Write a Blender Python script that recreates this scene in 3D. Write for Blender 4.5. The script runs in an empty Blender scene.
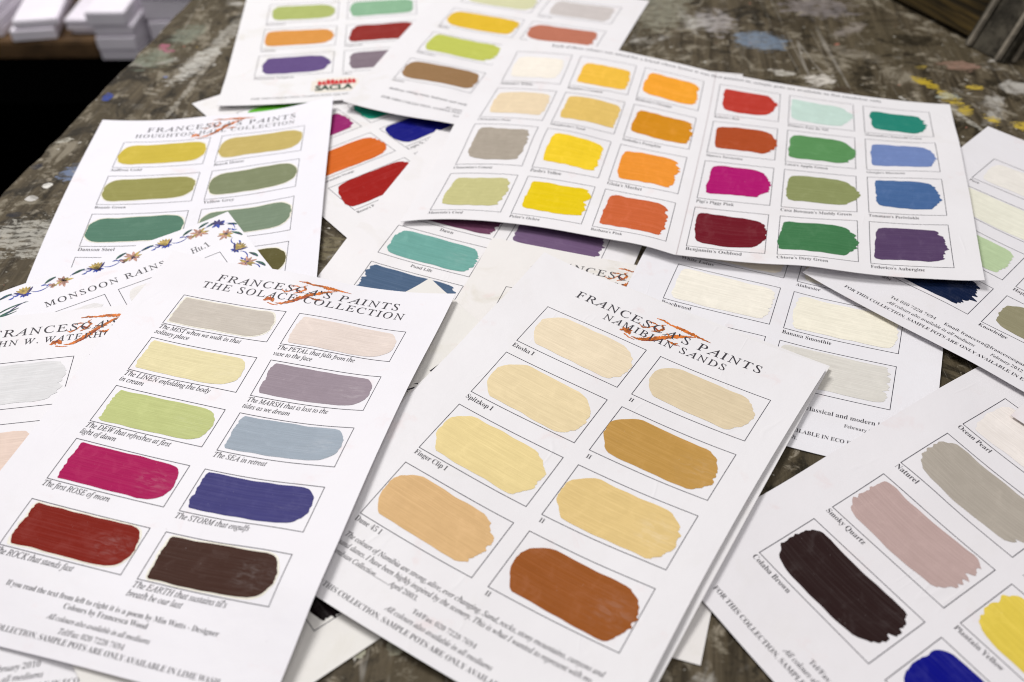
import bpy,bmesh,math,random
import numpy as np
# paint colour charts heaped on a paint-spattered workbench, close-up. Units: metres; page and bench sizes are given in millimetres (MM).
MM=.001
SC=bpy.context.scene; COL=SC.collection
# ---------------------------------------------------------------- camera
cam=bpy.data.cameras.new('camera'); cob=bpy.data.objects.new('camera',cam); COL.objects.link(cob); SC.camera=cob
cam.sensor_width=36.; cam.lens=32.3787; cam.clip_start=.02; cam.clip_end=30.
cob.location=(0,0,414.23*MM); cob.rotation_mode='XYZ'
from mathutils import Matrix
_p,_r=0.75272,-0.00814
cob.rotation_euler=(Matrix.Rotation(math.pi/2-_p,3,'X')@Matrix.Rotation(_r,3,'Z')).to_euler()
cam.dof.use_dof=True; cam.dof.focus_distance=.585; cam.dof.aperture_fstop=5.0; cam.dof.aperture_blades=7
SC.view_settings.view_transform='Standard'; SC.view_settings.look='None'; SC.view_settings.gamma=1.; SC.view_settings.exposure=-.07
SC.cycles.pixel_filter_type='BLACKMAN_HARRIS'; SC.cycles.filter_width=1.0
# ---------------------------------------------------------------- light: the room's soft fill and one big window / rooflight behind and to the left
wd=bpy.data.worlds.new('World'); SC.world=wd; wd.use_nodes=True
bg=wd.node_tree.nodes['Background']; bg.inputs[0].default_value=(.98,.96,1.,1); bg.inputs[1].default_value=.35
def area(name,loc,aim,size,size_y,power,col):
    l=bpy.data.lights.new(name,'AREA'); l.shape='RECTANGLE'; l.size=size; l.size_y=size_y; l.energy=power; l.color=col
    o=bpy.data.objects.new(name,l); COL.objects.link(o); o.location=loc
    from mathutils import Vector
    o.rotation_euler=(Vector(aim)-Vector(loc)).to_track_quat('-Z','Y').to_euler(); return o
area('window_light',(-.85,1.65,2.1),(0,.5,0),.95,.8,53.,(1.,.98,.965))
area('fill_light',(.4,-.1,2.3),(-.1,.7,0),1.0,1.0,12.,(1.,.97,.93))  # added fill lamp overhead, brightens the sides facing the viewer
# ---------------------------------------------------------------- how each sheet lies: place on the bench (mm, radians), printed grid, slight warp of the paper, height above the bench (1/100 mm)
DATA={"bright":{"W":210,"H":297,"pose":[-291.15,763.31,0.67753],"chart":False,"tpl":{"mx":23.78,"my":41.35,"w":74.29,"h":40.35,"cs":83.73,"rs":53.51,"gap":0.0},
"coef":[[0,-125],[-93,-202],[-220,496],[29,50],[167,-208],[-38,-117],[-7,-1],[-39,48],[16,31],[-40,32]],"zg":[[140,109,90,78,71,67,64,63,62,61,61,60,60,60,60,60,60,60],[140,109,90,78,71,67,64,63,62,61,61,60,60,60,60,60,60,60],[140,109,90,78,71,67,64,63,62,61,61,60,60,60,60,60,60,60],[140,109,90,78,71,67,64,63,62,61,61,60,60,60,60,60,60,60],[140,109,90,78,71,67,64,63,62,61,61,60,60,60,60,60,60,60],[140,109,90,78,71,67,64,63,62,61,61,60,60,60,60,60,60,60],[140,109,90,78,71,67,64,63,62,61,61,60,60,60,60,60,60,60],[140,109,90,78,71,67,64,63,62,61,61,60,60,60,60,60,60,60],[140,109,90,78,71,67,64,63,62,61,61,60,60,60,60,60,60,60],[140,109,90,78,71,67,64,63,62,61,61,60,60,60,60,60,60,60],[140,109,90,78,71,67,64,63,62,61,61,60,60,60,60,60,60,60],[140,109,90,78,71,67,64,63,62,61,61,60,60,60,60,60,60,60],[140,109,90,78,71,67,64,63,62,61,61,60,60,60,60,60,60,60],[140,109,90,78,71,67,64,63,62,61,61,60,60,60,60,60,60,60],[140,109,90,78,71,67,64,63,62,61,61,60,60,60,60,60,60,60],[140,109,90,78,71,67,64,63,62,61,61,60,60,60,60,60,60,60],[140,109,90,78,71,67,64,63,62,61,61,60,60,60,60,60,60,60],[140,109,90,78,71,67,64,63,62,61,61,60,60,60,60,60,60,60],[140,109,90,78,71,67,64,63,62,61,61,60,60,60,60,60,60,60],[140,109,90,78,71,67,64,63,62,61,61,60,60,60,60,60,60,60],[140,109,90,78,71,67,64,63,62,61,61,60,60,60,60,60,60,60],[140,109,90,78,71,67,64,63,62,61,61,60,60,60,60,60,60,60],[140,109,90,78,71,67,64,63,62,61,61,60,60,60,60,60,60,60],[140,109,90,78,71,67,64,63,62,61,61,60,60,60,60,60,60,60]]},
"pond":{"W":210,"H":297,"pose":[-61.61,715.97,-0.35752],"chart":False,"tpl":{"mx":28.58,"my":45.83,"w":73.82,"h":38.39,"cs":83.49,"rs":49.36,"gap":0.0},
"coef":[[-111,-260],[-356,-392],[655,1442],[71,248],[-180,-426],[141,345],[-80,3],[50,68],[-30,-63],[22,52]],"zg":[[266,227,203,188,179,174,171,169,168,167,164,142,100,79,76,76,76,76],[266,227,203,188,179,174,171,169,168,166,159,125,90,77,76,76,76,76],[267,227,203,189,180,174,171,169,167,164,142,104,81,76,76,76,76,76],[267,228,204,189,180,174,171,169,167,154,119,87,77,76,76,76,76,76],[268,229,204,189,180,175,171,169,163,135,97,79,76,76,76,76,76,76],[269,229,205,190,181,175,172,168,149,111,84,77,76,76,76,76,76,76],[270,230,206,191,182,176,172,161,127,92,78,76,76,76,76,76,76,76],[272,232,207,192,182,177,169,144,105,82,77,76,76,76,76,76,76,76],[276,235,210,194,184,176,160,121,88,78,76,76,76,76,76,76,76,76],[281,239,213,196,186,173,139,99,81,77,76,76,76,76,76,76,76,76],[289,246,218,200,187,161,116,86,78,77,76,76,76,76,76,76,76,76],[301,257,227,206,184,141,98,81,78,77,76,76,76,76,76,76,76,76],[320,273,239,212,171,119,88,79,78,77,76,76,76,76,76,76,76,76],[337,292,255,209,149,101,83,79,78,77,76,76,76,76,76,76,76,76],[330,298,260,191,124,91,81,79,78,77,76,76,76,76,76,76,76,76],[268,252,219,153,105,86,81,79,78,77,76,76,76,76,76,76,76,76],[204,177,149,115,93,84,81,79,78,77,76,76,76,76,76,76,76,76],[179,142,118,100,90,84,81,79,78,77,76,76,76,76,76,76,76,76],[176,137,113,98,89,84,81,79,78,77,76,76,76,76,76,76,76,76],[176,137,113,98,89,84,81,79,78,77,76,76,76,76,76,76,76,76],[176,137,113,98,89,84,81,79,78,77,76,76,76,76,76,76,76,76],[176,137,113,98,89,84,81,79,78,77,76,76,76,76,76,76,76,76],[176,137,113,98,89,84,81,79,78,77,76,76,76,76,76,76,76,76],[176,137,113,98,89,84,81,79,78,77,76,76,76,76,76,76,76,76]]},
"sacla":{"W":210,"H":297,"pose":[-292.52,1052.58,0.09601],"chart":False,"tpl":{"mx":26.56,"my":35.72,"w":74.2,"h":41.95,"cs":83.76,"rs":55.29,"gap":0.0},
"coef":[[-52,541],[-212,672],[187,-2974],[-299,1118],[-188,-50],[-42,139],[-9,5],[48,-2],[-23,-33],[-8,193]],"zg":[[174,128,103,90,83,79,77,76,75,75,75,75,74,74,74,74,74,74],[174,128,103,90,83,79,77,76,75,75,75,75,74,74,74,74,74,74],[174,128,103,90,83,79,77,76,75,75,75,75,74,74,74,74,74,74],[174,128,104,90,83,79,77,76,75,75,75,75,74,74,74,74,74,74],[174,128,104,90,83,79,77,76,75,75,75,75,75,74,74,74,74,74],[174,128,104,90,83,79,77,76,75,75,75,75,75,75,75,74,74,74],[175,128,104,90,83,79,77,76,75,75,75,75,75,75,75,75,75,75],[175,129,104,90,83,79,77,76,75,75,75,75,75,75,75,75,75,75],[175,129,104,90,83,79,77,76,75,75,75,75,75,75,75,75,75,75],[175,129,104,91,83,80,77,76,76,75,75,75,75,75,75,75,75,75],[175,129,104,91,84,80,78,77,76,76,76,75,75,75,75,75,75,75],[176,130,105,91,84,80,78,77,77,76,76,76,76,76,76,76,76,76],[177,130,106,92,85,81,79,78,77,77,78,80,81,79,77,77,77,77],[178,132,107,93,86,82,80,79,80,84,93,106,112,100,85,79,78,78],[180,133,109,95,88,84,83,85,94,110,132,150,157,140,106,85,80,80],[182,136,111,98,92,91,95,109,131,151,166,171,172,166,137,101,85,83],[187,141,116,105,105,116,132,151,168,175,177,177,177,176,163,127,98,88],[194,149,131,130,143,162,176,182,184,184,183,183,183,183,180,160,124,102],[210,175,170,180,191,197,197,196,195,194,194,194,193,193,193,188,164,132],[255,230,227,225,221,216,214,212,211,210,209,209,209,209,209,209,202,183],[330,293,272,256,247,241,238,236,235,234,234,233,233,233,233,233,233,230],[398,347,315,296,286,279,276,274,272,272,271,270,270,270,270,270,270,270],[470,414,378,357,345,338,334,331,330,329,328,328,327,327,327,327,327,327],[569,511,472,448,435,427,422,419,418,417,416,415,415,414,414,414,414,414]]},
"top2":{"W":210,"H":297,"pose":[-52.58,1036.19,-0.34132],"chart":False,"tpl":{"mx":25.6,"my":24.49,"w":76.61,"h":41.29,"cs":85.16,"rs":57.88,"gap":0.0},
"coef":[[-14,234],[422,-344],[-93,-2532],[-214,1316],[-1186,879],[911,-915],[49,-98],[247,-207],[-183,47],[159,106]],"zg":[[245,186,151,129,116,108,103,100,98,97,96,96,95,95,95,95,95,95],[245,187,151,129,116,108,103,100,98,97,96,96,95,95,95,95,95,95],[254,190,151,129,116,108,103,100,98,97,96,96,95,95,95,95,95,95],[286,205,154,129,116,108,103,100,98,97,96,96,95,95,95,95,95,95],[325,230,161,130,116,108,103,100,98,97,96,96,96,95,95,95,95,95],[343,253,174,133,116,108,103,100,98,97,97,96,96,96,96,96,95,95],[349,274,196,140,117,108,103,100,99,97,97,96,96,96,96,96,96,96],[351,288,220,153,120,109,104,101,99,98,97,97,97,96,96,96,96,96],[353,293,239,171,127,110,105,101,100,99,98,97,97,97,97,97,97,97],[355,296,253,196,140,113,105,102,101,99,99,98,98,98,98,98,98,98],[360,300,263,221,161,121,107,104,102,101,100,100,99,99,99,99,99,99],[377,314,272,239,188,138,113,106,104,103,102,101,101,101,101,101,101,101],[410,342,294,261,224,169,128,111,106,105,104,104,104,104,104,104,103,103],[445,378,329,294,265,214,159,125,112,109,108,108,108,108,107,107,107,107],[468,407,366,338,314,274,211,158,127,116,114,114,113,113,113,113,113,113],[485,429,396,377,364,345,286,212,159,131,123,122,121,121,121,121,121,121],[507,453,426,413,410,409,371,287,211,162,140,134,133,133,133,133,133,133],[539,488,464,457,462,474,463,386,283,212,175,158,152,150,150,150,149,149],[584,538,521,522,533,554,565,498,364,275,235,209,190,179,175,174,174,174],[654,612,603,611,624,636,629,553,419,333,299,282,260,237,222,214,210,209],[754,718,712,709,695,665,617,539,450,388,359,351,343,328,308,286,270,263],[886,839,801,753,694,641,597,556,512,474,449,438,433,428,419,398,373,358],[974,886,796,726,674,647,644,652,644,620,598,585,576,569,554,534,518,507],[971,883,811,769,744,742,774,827,844,821,800,786,777,768,741,703,686,683]]},
"label":{"W":90,"H":55,"pose":[132.9,827.69,-0.20671],"chart":False,"tpl":{"mx":27.5,"my":46.0,"w":74.8,"h":41.2,"cs":84.0,"rs":54.4,"gap":0.0},
"coef":None,"zg":[[60,60,60,60,60,60,60,60],[60,60,60,60,60,60,60,60],[60,60,60,60,60,60,60,60],[60,60,60,60,60,60,60,60],[60,60,60,60,60,60,60,60],[60,60,60,60,60,60,60,60]]},
"hought":{"W":210,"H":297,"pose":[-364.28,729.71,0.08365],"chart":False,"tpl":{"mx":28.52,"my":36.29,"w":73.42,"h":41.24,"cs":82.82,"rs":53.83,"gap":0.0},
"coef":[[73,-231],[7,875],[108,-582],[-1201,3385],[192,-1752],[1429,-2159],[-1419,-2429],[903,-501],[-1318,-1614],[-215,121]],"zg":[[236,236,236,237,242,268,328,393,416,409,398,396,418,481,591,736,861,974],[183,184,184,185,187,203,247,309,355,364,355,350,362,406,487,595,706,824],[149,149,150,151,152,158,181,229,292,330,335,328,331,353,403,476,569,684],[127,127,128,128,130,132,141,170,224,286,319,321,319,330,360,413,491,600],[112,113,113,114,115,117,120,134,172,235,295,316,318,325,347,391,460,563],[103,103,104,105,106,107,110,116,137,185,254,305,322,329,347,386,452,553],[97,97,98,99,100,101,103,107,117,148,210,281,320,336,352,388,451,550],[93,93,94,95,96,97,99,102,108,125,167,236,304,340,361,394,454,551],[90,91,91,92,93,95,97,100,104,113,138,191,268,334,370,403,460,555],[89,89,90,90,91,93,95,98,102,109,123,158,224,308,372,415,469,561],[88,88,89,89,90,92,94,97,101,108,117,139,186,267,358,424,483,573],[87,87,88,89,90,91,93,96,101,107,116,130,163,227,325,419,495,589],[86,87,87,88,89,91,93,96,100,106,115,128,150,197,280,390,494,600],[86,87,87,88,89,90,93,96,100,106,115,127,146,179,242,343,471,600],[86,86,87,88,89,90,92,95,100,106,115,127,145,172,220,306,433,578],[86,86,87,87,89,90,92,95,100,106,115,127,145,171,211,286,404,547],[86,86,87,87,88,90,92,95,99,106,114,127,145,170,210,283,401,545],[86,86,87,87,88,90,92,95,99,106,114,127,145,171,216,298,428,580],[86,86,87,87,88,90,92,95,99,106,114,127,145,174,229,329,473,627],[86,86,87,87,88,90,92,95,99,106,114,127,146,182,254,370,509,639],[86,86,87,87,88,90,92,95,99,106,114,127,148,197,290,416,528,634],[86,86,87,87,88,90,92,95,99,106,114,127,153,217,328,446,528,618],[86,86,87,87,88,90,92,95,99,106,114,128,158,234,357,454,517,603],[86,86,86,87,88,90,92,95,99,106,114,128,160,238,361,447,505,594]]},
"monsoon":{"W":210,"H":297,"pose":[-393.12,470.92,0.5786],"chart":False,"tpl":{"mx":28.5,"my":43.57,"w":74.8,"h":41.2,"cs":83.88,"rs":54.4,"gap":0.0},
"coef":[[3,62],[-16,-93],[-16,101],[-16,-15],[-6,78],[14,-70],[7,-19],[2,13],[5,-27],[-6,23]],"zg":[[83,84,90,121,174,198,201,202,204,207,212,219,230,248,275,319,389,496],[83,85,99,140,186,200,201,202,204,208,213,220,232,250,278,322,393,502],[84,90,118,167,196,201,201,203,205,209,214,221,234,253,282,328,401,511],[85,98,140,186,199,201,202,203,206,210,215,223,236,256,287,335,412,524],[87,110,163,195,200,201,202,204,207,211,217,226,239,260,293,344,424,540],[87,110,163,194,200,201,203,205,208,212,218,228,243,265,300,355,442,564],[85,96,129,169,194,201,203,206,209,214,221,232,247,272,311,374,473,606],[84,86,99,128,164,190,202,206,210,216,224,235,253,281,329,408,526,673],[83,84,86,96,118,149,179,200,211,218,227,240,261,298,363,463,601,761],[83,83,84,85,91,106,132,165,195,216,230,246,275,328,414,534,682,843],[83,83,84,84,84,88,97,118,151,190,222,251,294,368,474,601,746,900],[83,83,84,84,84,84,86,92,109,138,178,229,300,402,528,653,790,940],[83,83,84,84,84,84,85,86,90,103,131,181,261,382,535,672,814,953],[83,83,84,84,84,84,84,85,87,91,104,138,202,303,442,597,763,893],[83,83,84,84,84,84,84,85,86,88,94,111,152,222,320,443,583,708],[83,83,84,84,84,84,84,85,86,88,91,99,120,162,227,313,418,538],[83,83,84,84,84,84,84,85,86,88,91,96,107,129,169,230,314,427],[83,83,84,84,84,84,84,85,86,88,91,96,105,119,145,188,257,362],[83,83,84,84,84,84,84,85,86,88,91,96,105,118,140,177,238,337],[83,83,84,84,84,84,84,85,86,88,91,96,105,118,140,176,236,333],[83,83,84,84,84,84,84,85,86,88,91,96,105,118,140,176,236,333],[83,83,84,84,84,84,84,85,86,88,91,96,105,118,140,176,236,333],[83,83,84,84,84,84,84,85,86,88,91,96,105,118,140,176,236,333],[83,83,84,84,84,84,84,85,86,88,91,96,105,118,140,176,236,333]]},
"waterhouse":{"W":210,"H":297,"pose":[-389.72,461.44,0.1304],"chart":False,"tpl":{"mx":27.5,"my":46.67,"w":74.72,"h":41.5,"cs":84.08,"rs":53.94,"gap":0.0},
"coef":[[-13,8],[-16,153],[-59,23],[1,-8],[7,-59],[22,4],[0,1],[0,2],[-2,15],[-4,-5]],"zg":[[196,206,235,276,303,312,313,315,317,321,326,333,345,363,394,452,543,623],[180,202,232,273,302,311,313,315,317,321,325,333,344,361,392,449,539,618],[145,191,230,271,299,309,312,314,316,320,324,331,341,357,389,449,542,622],[115,169,218,254,281,297,304,308,312,316,321,328,338,354,385,444,536,618],[99,144,197,227,247,265,278,285,293,298,306,314,325,341,368,422,506,582],[91,120,172,203,215,225,236,243,253,258,267,278,289,306,330,378,449,505],[85,101,142,185,199,202,207,210,215,220,225,233,241,255,274,309,359,396],[82,89,118,167,193,196,197,198,199,201,202,206,210,217,229,250,281,304],[82,84,100,142,183,194,196,196,196,196,197,198,199,202,207,216,232,245],[82,82,89,117,164,191,195,196,196,196,196,196,197,198,200,204,211,217],[82,82,84,99,139,181,194,195,196,196,196,196,196,197,199,201,205,208],[82,82,82,88,115,164,192,195,196,196,196,196,196,197,198,200,202,205],[82,82,82,84,99,141,183,194,195,196,196,196,196,196,197,199,201,203],[82,82,82,82,89,117,165,192,195,196,196,196,196,196,197,198,200,201],[82,82,82,82,84,99,142,183,194,195,196,196,196,196,196,197,199,200],[82,82,82,82,82,89,118,166,192,195,196,196,196,196,196,197,198,199],[82,82,82,82,82,84,100,144,184,194,196,196,196,196,196,196,197,198],[82,82,82,82,82,82,89,117,163,191,195,196,196,196,196,195,194,191],[82,82,82,82,82,82,84,98,139,182,194,195,196,195,193,184,166,151],[82,82,82,82,82,82,82,88,115,163,190,194,191,183,165,142,117,103],[82,82,82,82,82,82,82,83,95,129,168,174,158,138,116,99,89,84],[82,82,82,82,82,82,82,82,85,97,118,122,108,96,88,84,82,82],[82,82,82,82,82,82,82,82,82,84,87,88,85,83,82,82,82,82],[82,82,82,82,82,82,82,82,82,82,82,82,82,82,82,82,82,82]]},
"under":{"W":210,"H":297,"pose":[-14.77,559.61,-0.32778],"chart":False,"tpl":{"mx":28.27,"my":51.23,"w":74.8,"h":41.2,"cs":84.0,"rs":54.4,"gap":0.0},
"coef":[[12,-213],[-114,307],[43,774],[75,35],[76,25],[23,-148],[-14,44],[-13,46],[-12,48],[2,90]],"zg":[[291,290,289,289,289,289,289,289,288,275,225,190,183,183,183,183,183,183],[250,250,249,248,248,248,248,248,248,237,190,151,143,142,142,142,142,142],[226,225,225,224,224,224,224,224,224,214,168,128,119,118,118,118,118,118],[212,211,210,210,210,210,210,210,209,199,153,114,104,104,104,104,104,104],[203,202,202,201,201,201,201,201,201,189,143,105,96,95,95,95,95,95],[198,197,197,196,196,196,196,196,196,182,135,99,91,90,90,90,90,90],[195,194,193,193,193,193,193,193,193,179,132,95,88,87,87,87,87,87],[193,192,192,191,191,191,191,191,191,175,126,93,86,85,85,85,85,85],[192,191,191,190,190,190,190,190,189,173,123,91,84,84,84,84,84,84],[191,191,190,190,190,190,190,190,189,172,122,90,84,84,84,84,84,84],[191,190,189,189,189,189,189,189,188,171,121,89,83,83,83,83,83,83],[192,191,189,189,189,189,189,189,188,171,120,89,83,83,83,83,83,83],[206,199,192,189,188,188,188,188,187,169,117,88,83,83,83,83,83,83],[255,234,208,191,182,176,173,173,173,152,107,86,83,83,83,83,83,83],[343,305,251,204,168,143,130,125,124,110,91,83,83,83,83,83,83,83],[423,392,323,243,174,125,100,92,90,86,83,83,83,83,83,83,83,83],[431,433,398,308,199,125,91,84,83,83,83,83,83,83,83,83,83,83],[382,411,425,359,222,128,90,83,83,83,83,83,83,83,83,83,83,83],[323,352,372,316,200,119,88,83,83,83,83,83,83,83,83,83,83,83],[281,290,274,216,147,101,85,83,83,83,83,83,83,83,83,83,83,83],[246,231,188,142,107,88,83,83,83,83,83,83,83,83,83,83,83,83],[203,170,129,102,88,83,83,83,83,83,83,83,83,83,83,83,83,83],[141,118,96,86,83,83,83,83,83,83,83,83,83,83,83,83,83,83],[98,91,85,83,83,83,83,83,83,83,83,83,83,83,83,83,83,83]]},
"eco":{"W":210,"H":297,"pose":[152.55,674.11,-0.38793],"chart":False,"tpl":{"mx":26.97,"my":50.62,"w":73.88,"h":40.25,"cs":82.92,"rs":52.47,"gap":0.0},
"coef":[[25,-42],[-12,497],[-374,-239],[466,782],[209,159],[66,136],[-203,102],[12,27],[30,12],[34,64]],"zg":[[162,125,105,94,88,85,84,83,83,83,83,85,87,92,100,116,146,202],[162,125,105,94,88,85,84,83,83,83,83,85,87,92,100,116,146,202],[162,125,105,94,88,85,84,83,83,83,83,85,87,92,100,116,146,202],[170,128,105,94,88,85,84,83,83,83,83,85,87,92,100,116,146,202],[201,140,106,94,88,85,84,83,83,83,83,85,87,92,100,116,146,202],[232,155,109,94,88,85,84,83,83,83,83,85,87,92,100,116,146,202],[240,160,110,94,88,85,84,83,83,83,83,85,87,92,100,116,146,202],[241,163,111,94,88,85,84,83,83,83,83,85,87,92,100,116,146,202],[243,166,114,95,88,85,84,83,83,83,83,85,87,92,100,116,146,202],[249,177,125,101,92,88,87,86,84,83,83,85,87,92,100,116,146,202],[271,205,155,128,115,111,110,108,102,92,85,85,87,92,100,116,146,202],[326,263,214,186,173,171,174,174,162,128,96,86,87,92,100,116,146,202],[407,344,292,265,255,254,259,261,249,186,116,89,87,92,100,116,146,202],[453,392,335,303,292,288,286,285,274,210,128,92,87,92,100,116,146,202],[439,381,321,285,271,265,261,259,249,199,127,92,87,92,100,116,146,202],[413,357,298,259,243,237,234,233,226,185,123,91,87,92,100,116,146,202],[396,341,283,243,226,220,218,217,212,180,122,91,87,92,100,116,146,202],[386,332,275,234,216,211,209,208,205,177,122,91,87,92,100,116,146,202],[381,326,270,228,211,205,204,203,200,176,122,91,87,92,100,116,146,202],[378,324,268,226,208,202,200,200,198,178,125,92,87,92,100,116,146,202],[376,323,267,225,206,200,199,198,196,179,127,93,87,92,100,116,146,202],[376,323,267,225,205,199,198,197,196,182,133,95,88,92,100,116,146,202],[376,324,268,225,205,199,197,196,196,185,138,97,88,92,100,116,146,202],[376,323,268,225,205,199,197,196,195,186,142,99,88,92,100,116,146,202]]},
"front":{"W":210,"H":297,"pose":[327.88,433.91,-1.0048],"chart":False,"tpl":{"mx":26.23,"my":47.83,"w":74.05,"h":40.89,"cs":83.47,"rs":54.63,"gap":0.0},
"coef":[[2,4],[-1,7],[27,34],[-41,-36],[112,2],[-12,-77],[12,11],[-35,0],[40,44],[44,18]],"zg":[[200,160,133,115,103,96,90,87,85,83,82,82,81,81,81,81,80,80],[201,160,133,115,103,96,90,87,85,83,82,82,81,81,81,81,80,80],[206,162,133,115,103,96,90,87,85,83,82,82,81,81,81,81,80,80],[234,178,138,116,103,96,90,87,85,83,82,82,81,81,81,81,80,80],[298,219,155,120,104,96,90,87,85,83,82,82,81,81,81,81,80,80],[376,279,190,134,106,96,90,87,85,83,82,82,81,81,81,81,80,80],[420,338,239,162,117,97,91,87,85,83,82,82,81,81,81,81,80,80],[426,376,297,207,140,104,91,87,85,83,82,82,81,81,81,81,80,80],[406,381,343,262,176,119,94,87,85,83,82,82,81,81,81,81,80,80],[381,365,356,310,224,142,100,88,85,83,82,82,81,81,81,81,81,80],[360,341,345,335,270,166,105,88,85,83,82,82,81,81,81,81,81,81],[345,320,320,318,262,162,104,88,85,83,82,82,81,81,81,81,81,81],[334,301,282,252,194,131,97,88,85,84,83,82,81,81,81,81,81,81],[322,272,223,178,136,106,92,88,85,84,83,82,82,81,81,81,81,81],[281,221,169,133,110,98,91,88,86,84,83,83,82,82,82,81,81,81],[228,178,141,119,105,97,92,89,86,85,84,83,83,82,82,82,82,82],[208,165,136,118,106,98,93,90,87,86,85,84,84,84,83,83,83,83],[225,174,139,120,108,100,95,92,89,88,87,86,86,85,85,85,85,85],[272,204,151,124,111,103,98,95,92,91,90,89,89,88,88,88,88,88],[315,247,178,136,117,108,103,100,97,96,95,94,94,94,93,93,93,93],[333,282,220,164,131,117,112,108,106,104,103,103,102,102,102,102,102,102],[349,307,266,212,161,135,126,123,120,119,118,117,117,116,116,116,116,116],[373,332,304,268,213,168,151,147,144,143,142,141,141,141,140,140,140,140],[413,373,346,322,275,218,193,187,185,183,182,182,181,181,181,181,180,180]]},
"rightback":{"W":210,"H":297,"pose":[415.91,709.76,-0.80011],"chart":False,"tpl":{"mx":26.89,"my":47.03,"w":74.64,"h":40.98,"cs":83.96,"rs":54.8,"gap":0.0},
"coef":[[-53,-33],[-239,-279],[208,226],[-164,-119],[-270,-235],[-54,-344],[28,12],[29,18],[-15,58],[27,74]],"zg":[[184,145,121,107,98,92,89,87,86,85,85,84,84,84,84,84,84,84],[184,145,121,107,98,92,89,87,86,85,85,84,84,84,84,84,84,84],[184,145,121,107,98,92,89,87,86,85,85,84,84,84,84,84,84,84],[184,145,121,107,98,92,89,87,86,85,85,84,84,84,84,84,84,84],[184,145,121,107,98,92,89,87,86,85,85,84,84,84,84,84,84,84],[184,145,121,107,98,92,89,87,86,85,85,84,84,84,84,84,84,84],[184,145,121,107,98,92,89,87,86,85,85,84,84,84,84,84,84,84],[185,148,128,113,101,93,89,87,86,85,85,84,84,84,84,84,84,84],[195,171,166,150,121,99,90,87,86,85,85,84,84,84,84,84,84,84],[234,229,253,236,174,121,95,88,86,85,85,84,84,84,84,84,84,84],[295,291,320,311,239,158,108,90,86,85,85,85,84,84,84,84,84,84],[324,306,320,329,288,201,130,96,87,86,85,85,85,84,84,84,84,84],[321,297,304,324,313,240,157,107,89,86,85,85,85,85,85,85,85,85],[316,288,290,312,321,275,190,125,94,87,86,86,85,85,85,85,85,85],[313,282,278,296,319,304,231,153,106,89,87,86,86,86,86,86,86,86],[311,278,269,281,308,319,273,188,125,96,89,88,88,88,88,87,87,87],[311,277,264,270,295,319,301,225,152,111,95,92,91,90,90,90,90,90],[313,277,262,263,283,312,319,267,190,141,118,111,106,101,98,95,94,94],[318,282,264,262,275,304,328,305,238,188,170,167,158,142,128,117,110,106],[328,291,272,267,275,299,331,334,290,249,248,267,254,222,196,175,159,147],[346,309,289,281,285,303,335,357,341,314,326,348,332,299,272,251,235,224],[379,340,318,309,310,323,351,383,389,377,386,393,370,338,315,300,290,284],[447,403,373,360,358,366,388,422,445,451,467,462,426,389,366,352,343,339],[559,508,468,448,444,449,467,498,531,556,584,571,521,478,453,439,431,426]]},
"black":{"W":210,"H":297,"pose":[-57.03,502.27,-0.91057],"chart":False,"tpl":{"mx":28.05,"my":47.25,"w":74.88,"h":41.31,"cs":84.08,"rs":54.62,"gap":0.0},
"coef":[[1,21],[53,-16],[-55,10],[-29,-28],[-35,11],[-5,24],[11,2],[5,8],[3,4],[-2,-2]],"zg":[[494,420,417,407,396,391,388,387,386,386,385,385,383,372,342,305,285,280],[334,324,346,355,353,350,349,348,348,347,347,346,343,331,303,267,246,242],[311,309,320,330,331,330,329,328,328,327,326,322,314,296,267,239,224,221],[367,355,343,333,326,322,322,322,321,318,312,301,282,258,235,218,212,211],[482,453,412,376,349,337,337,342,341,331,315,291,261,234,215,207,205,205],[648,600,524,454,403,378,381,396,399,385,358,319,274,235,212,203,202,202],[861,792,669,553,474,434,439,468,480,469,438,388,322,261,220,204,201,201],[987,908,761,620,525,473,476,516,533,528,508,463,384,296,234,206,201,200],[912,833,700,580,497,453,459,507,538,540,529,492,410,311,240,208,200,200],[770,697,590,496,431,397,402,445,497,514,503,465,388,298,235,207,200,199],[648,584,497,423,371,343,342,370,418,453,449,413,348,275,225,204,199,198],[563,506,432,373,329,303,296,310,342,381,392,364,311,252,215,201,192,177],[494,448,391,347,313,287,273,273,287,315,338,327,281,234,206,189,160,130],[426,397,363,338,318,298,278,264,261,269,284,284,251,215,183,150,118,97],[372,355,338,328,322,316,304,283,265,254,247,238,214,179,140,110,93,88],[336,329,323,320,319,319,316,308,295,272,246,216,181,142,109,92,87,86],[320,318,317,316,316,316,316,316,313,303,279,235,181,135,103,89,86,86],[315,314,314,314,314,314,314,314,314,313,303,267,209,157,119,97,88,86],[313,313,313,313,313,313,313,313,313,312,304,277,232,191,156,126,100,89],[312,312,312,312,312,312,312,312,312,311,302,275,236,207,191,169,128,96],[312,312,312,312,312,312,312,312,312,311,301,273,234,208,199,190,146,102],[312,312,312,312,312,312,312,312,312,310,300,270,231,206,198,183,135,98],[312,312,312,312,312,312,312,312,312,310,297,265,227,204,191,158,113,91],[311,311,311,311,311,312,312,312,311,309,294,259,223,203,184,136,99,88]]},
"twin":{"W":210,"H":297,"pose":[24.1,526.32,-0.57138],"chart":False,"tpl":{"mx":27.5,"my":46.0,"w":74.8,"h":41.2,"cs":84.0,"rs":54.4,"gap":0.0},
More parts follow.
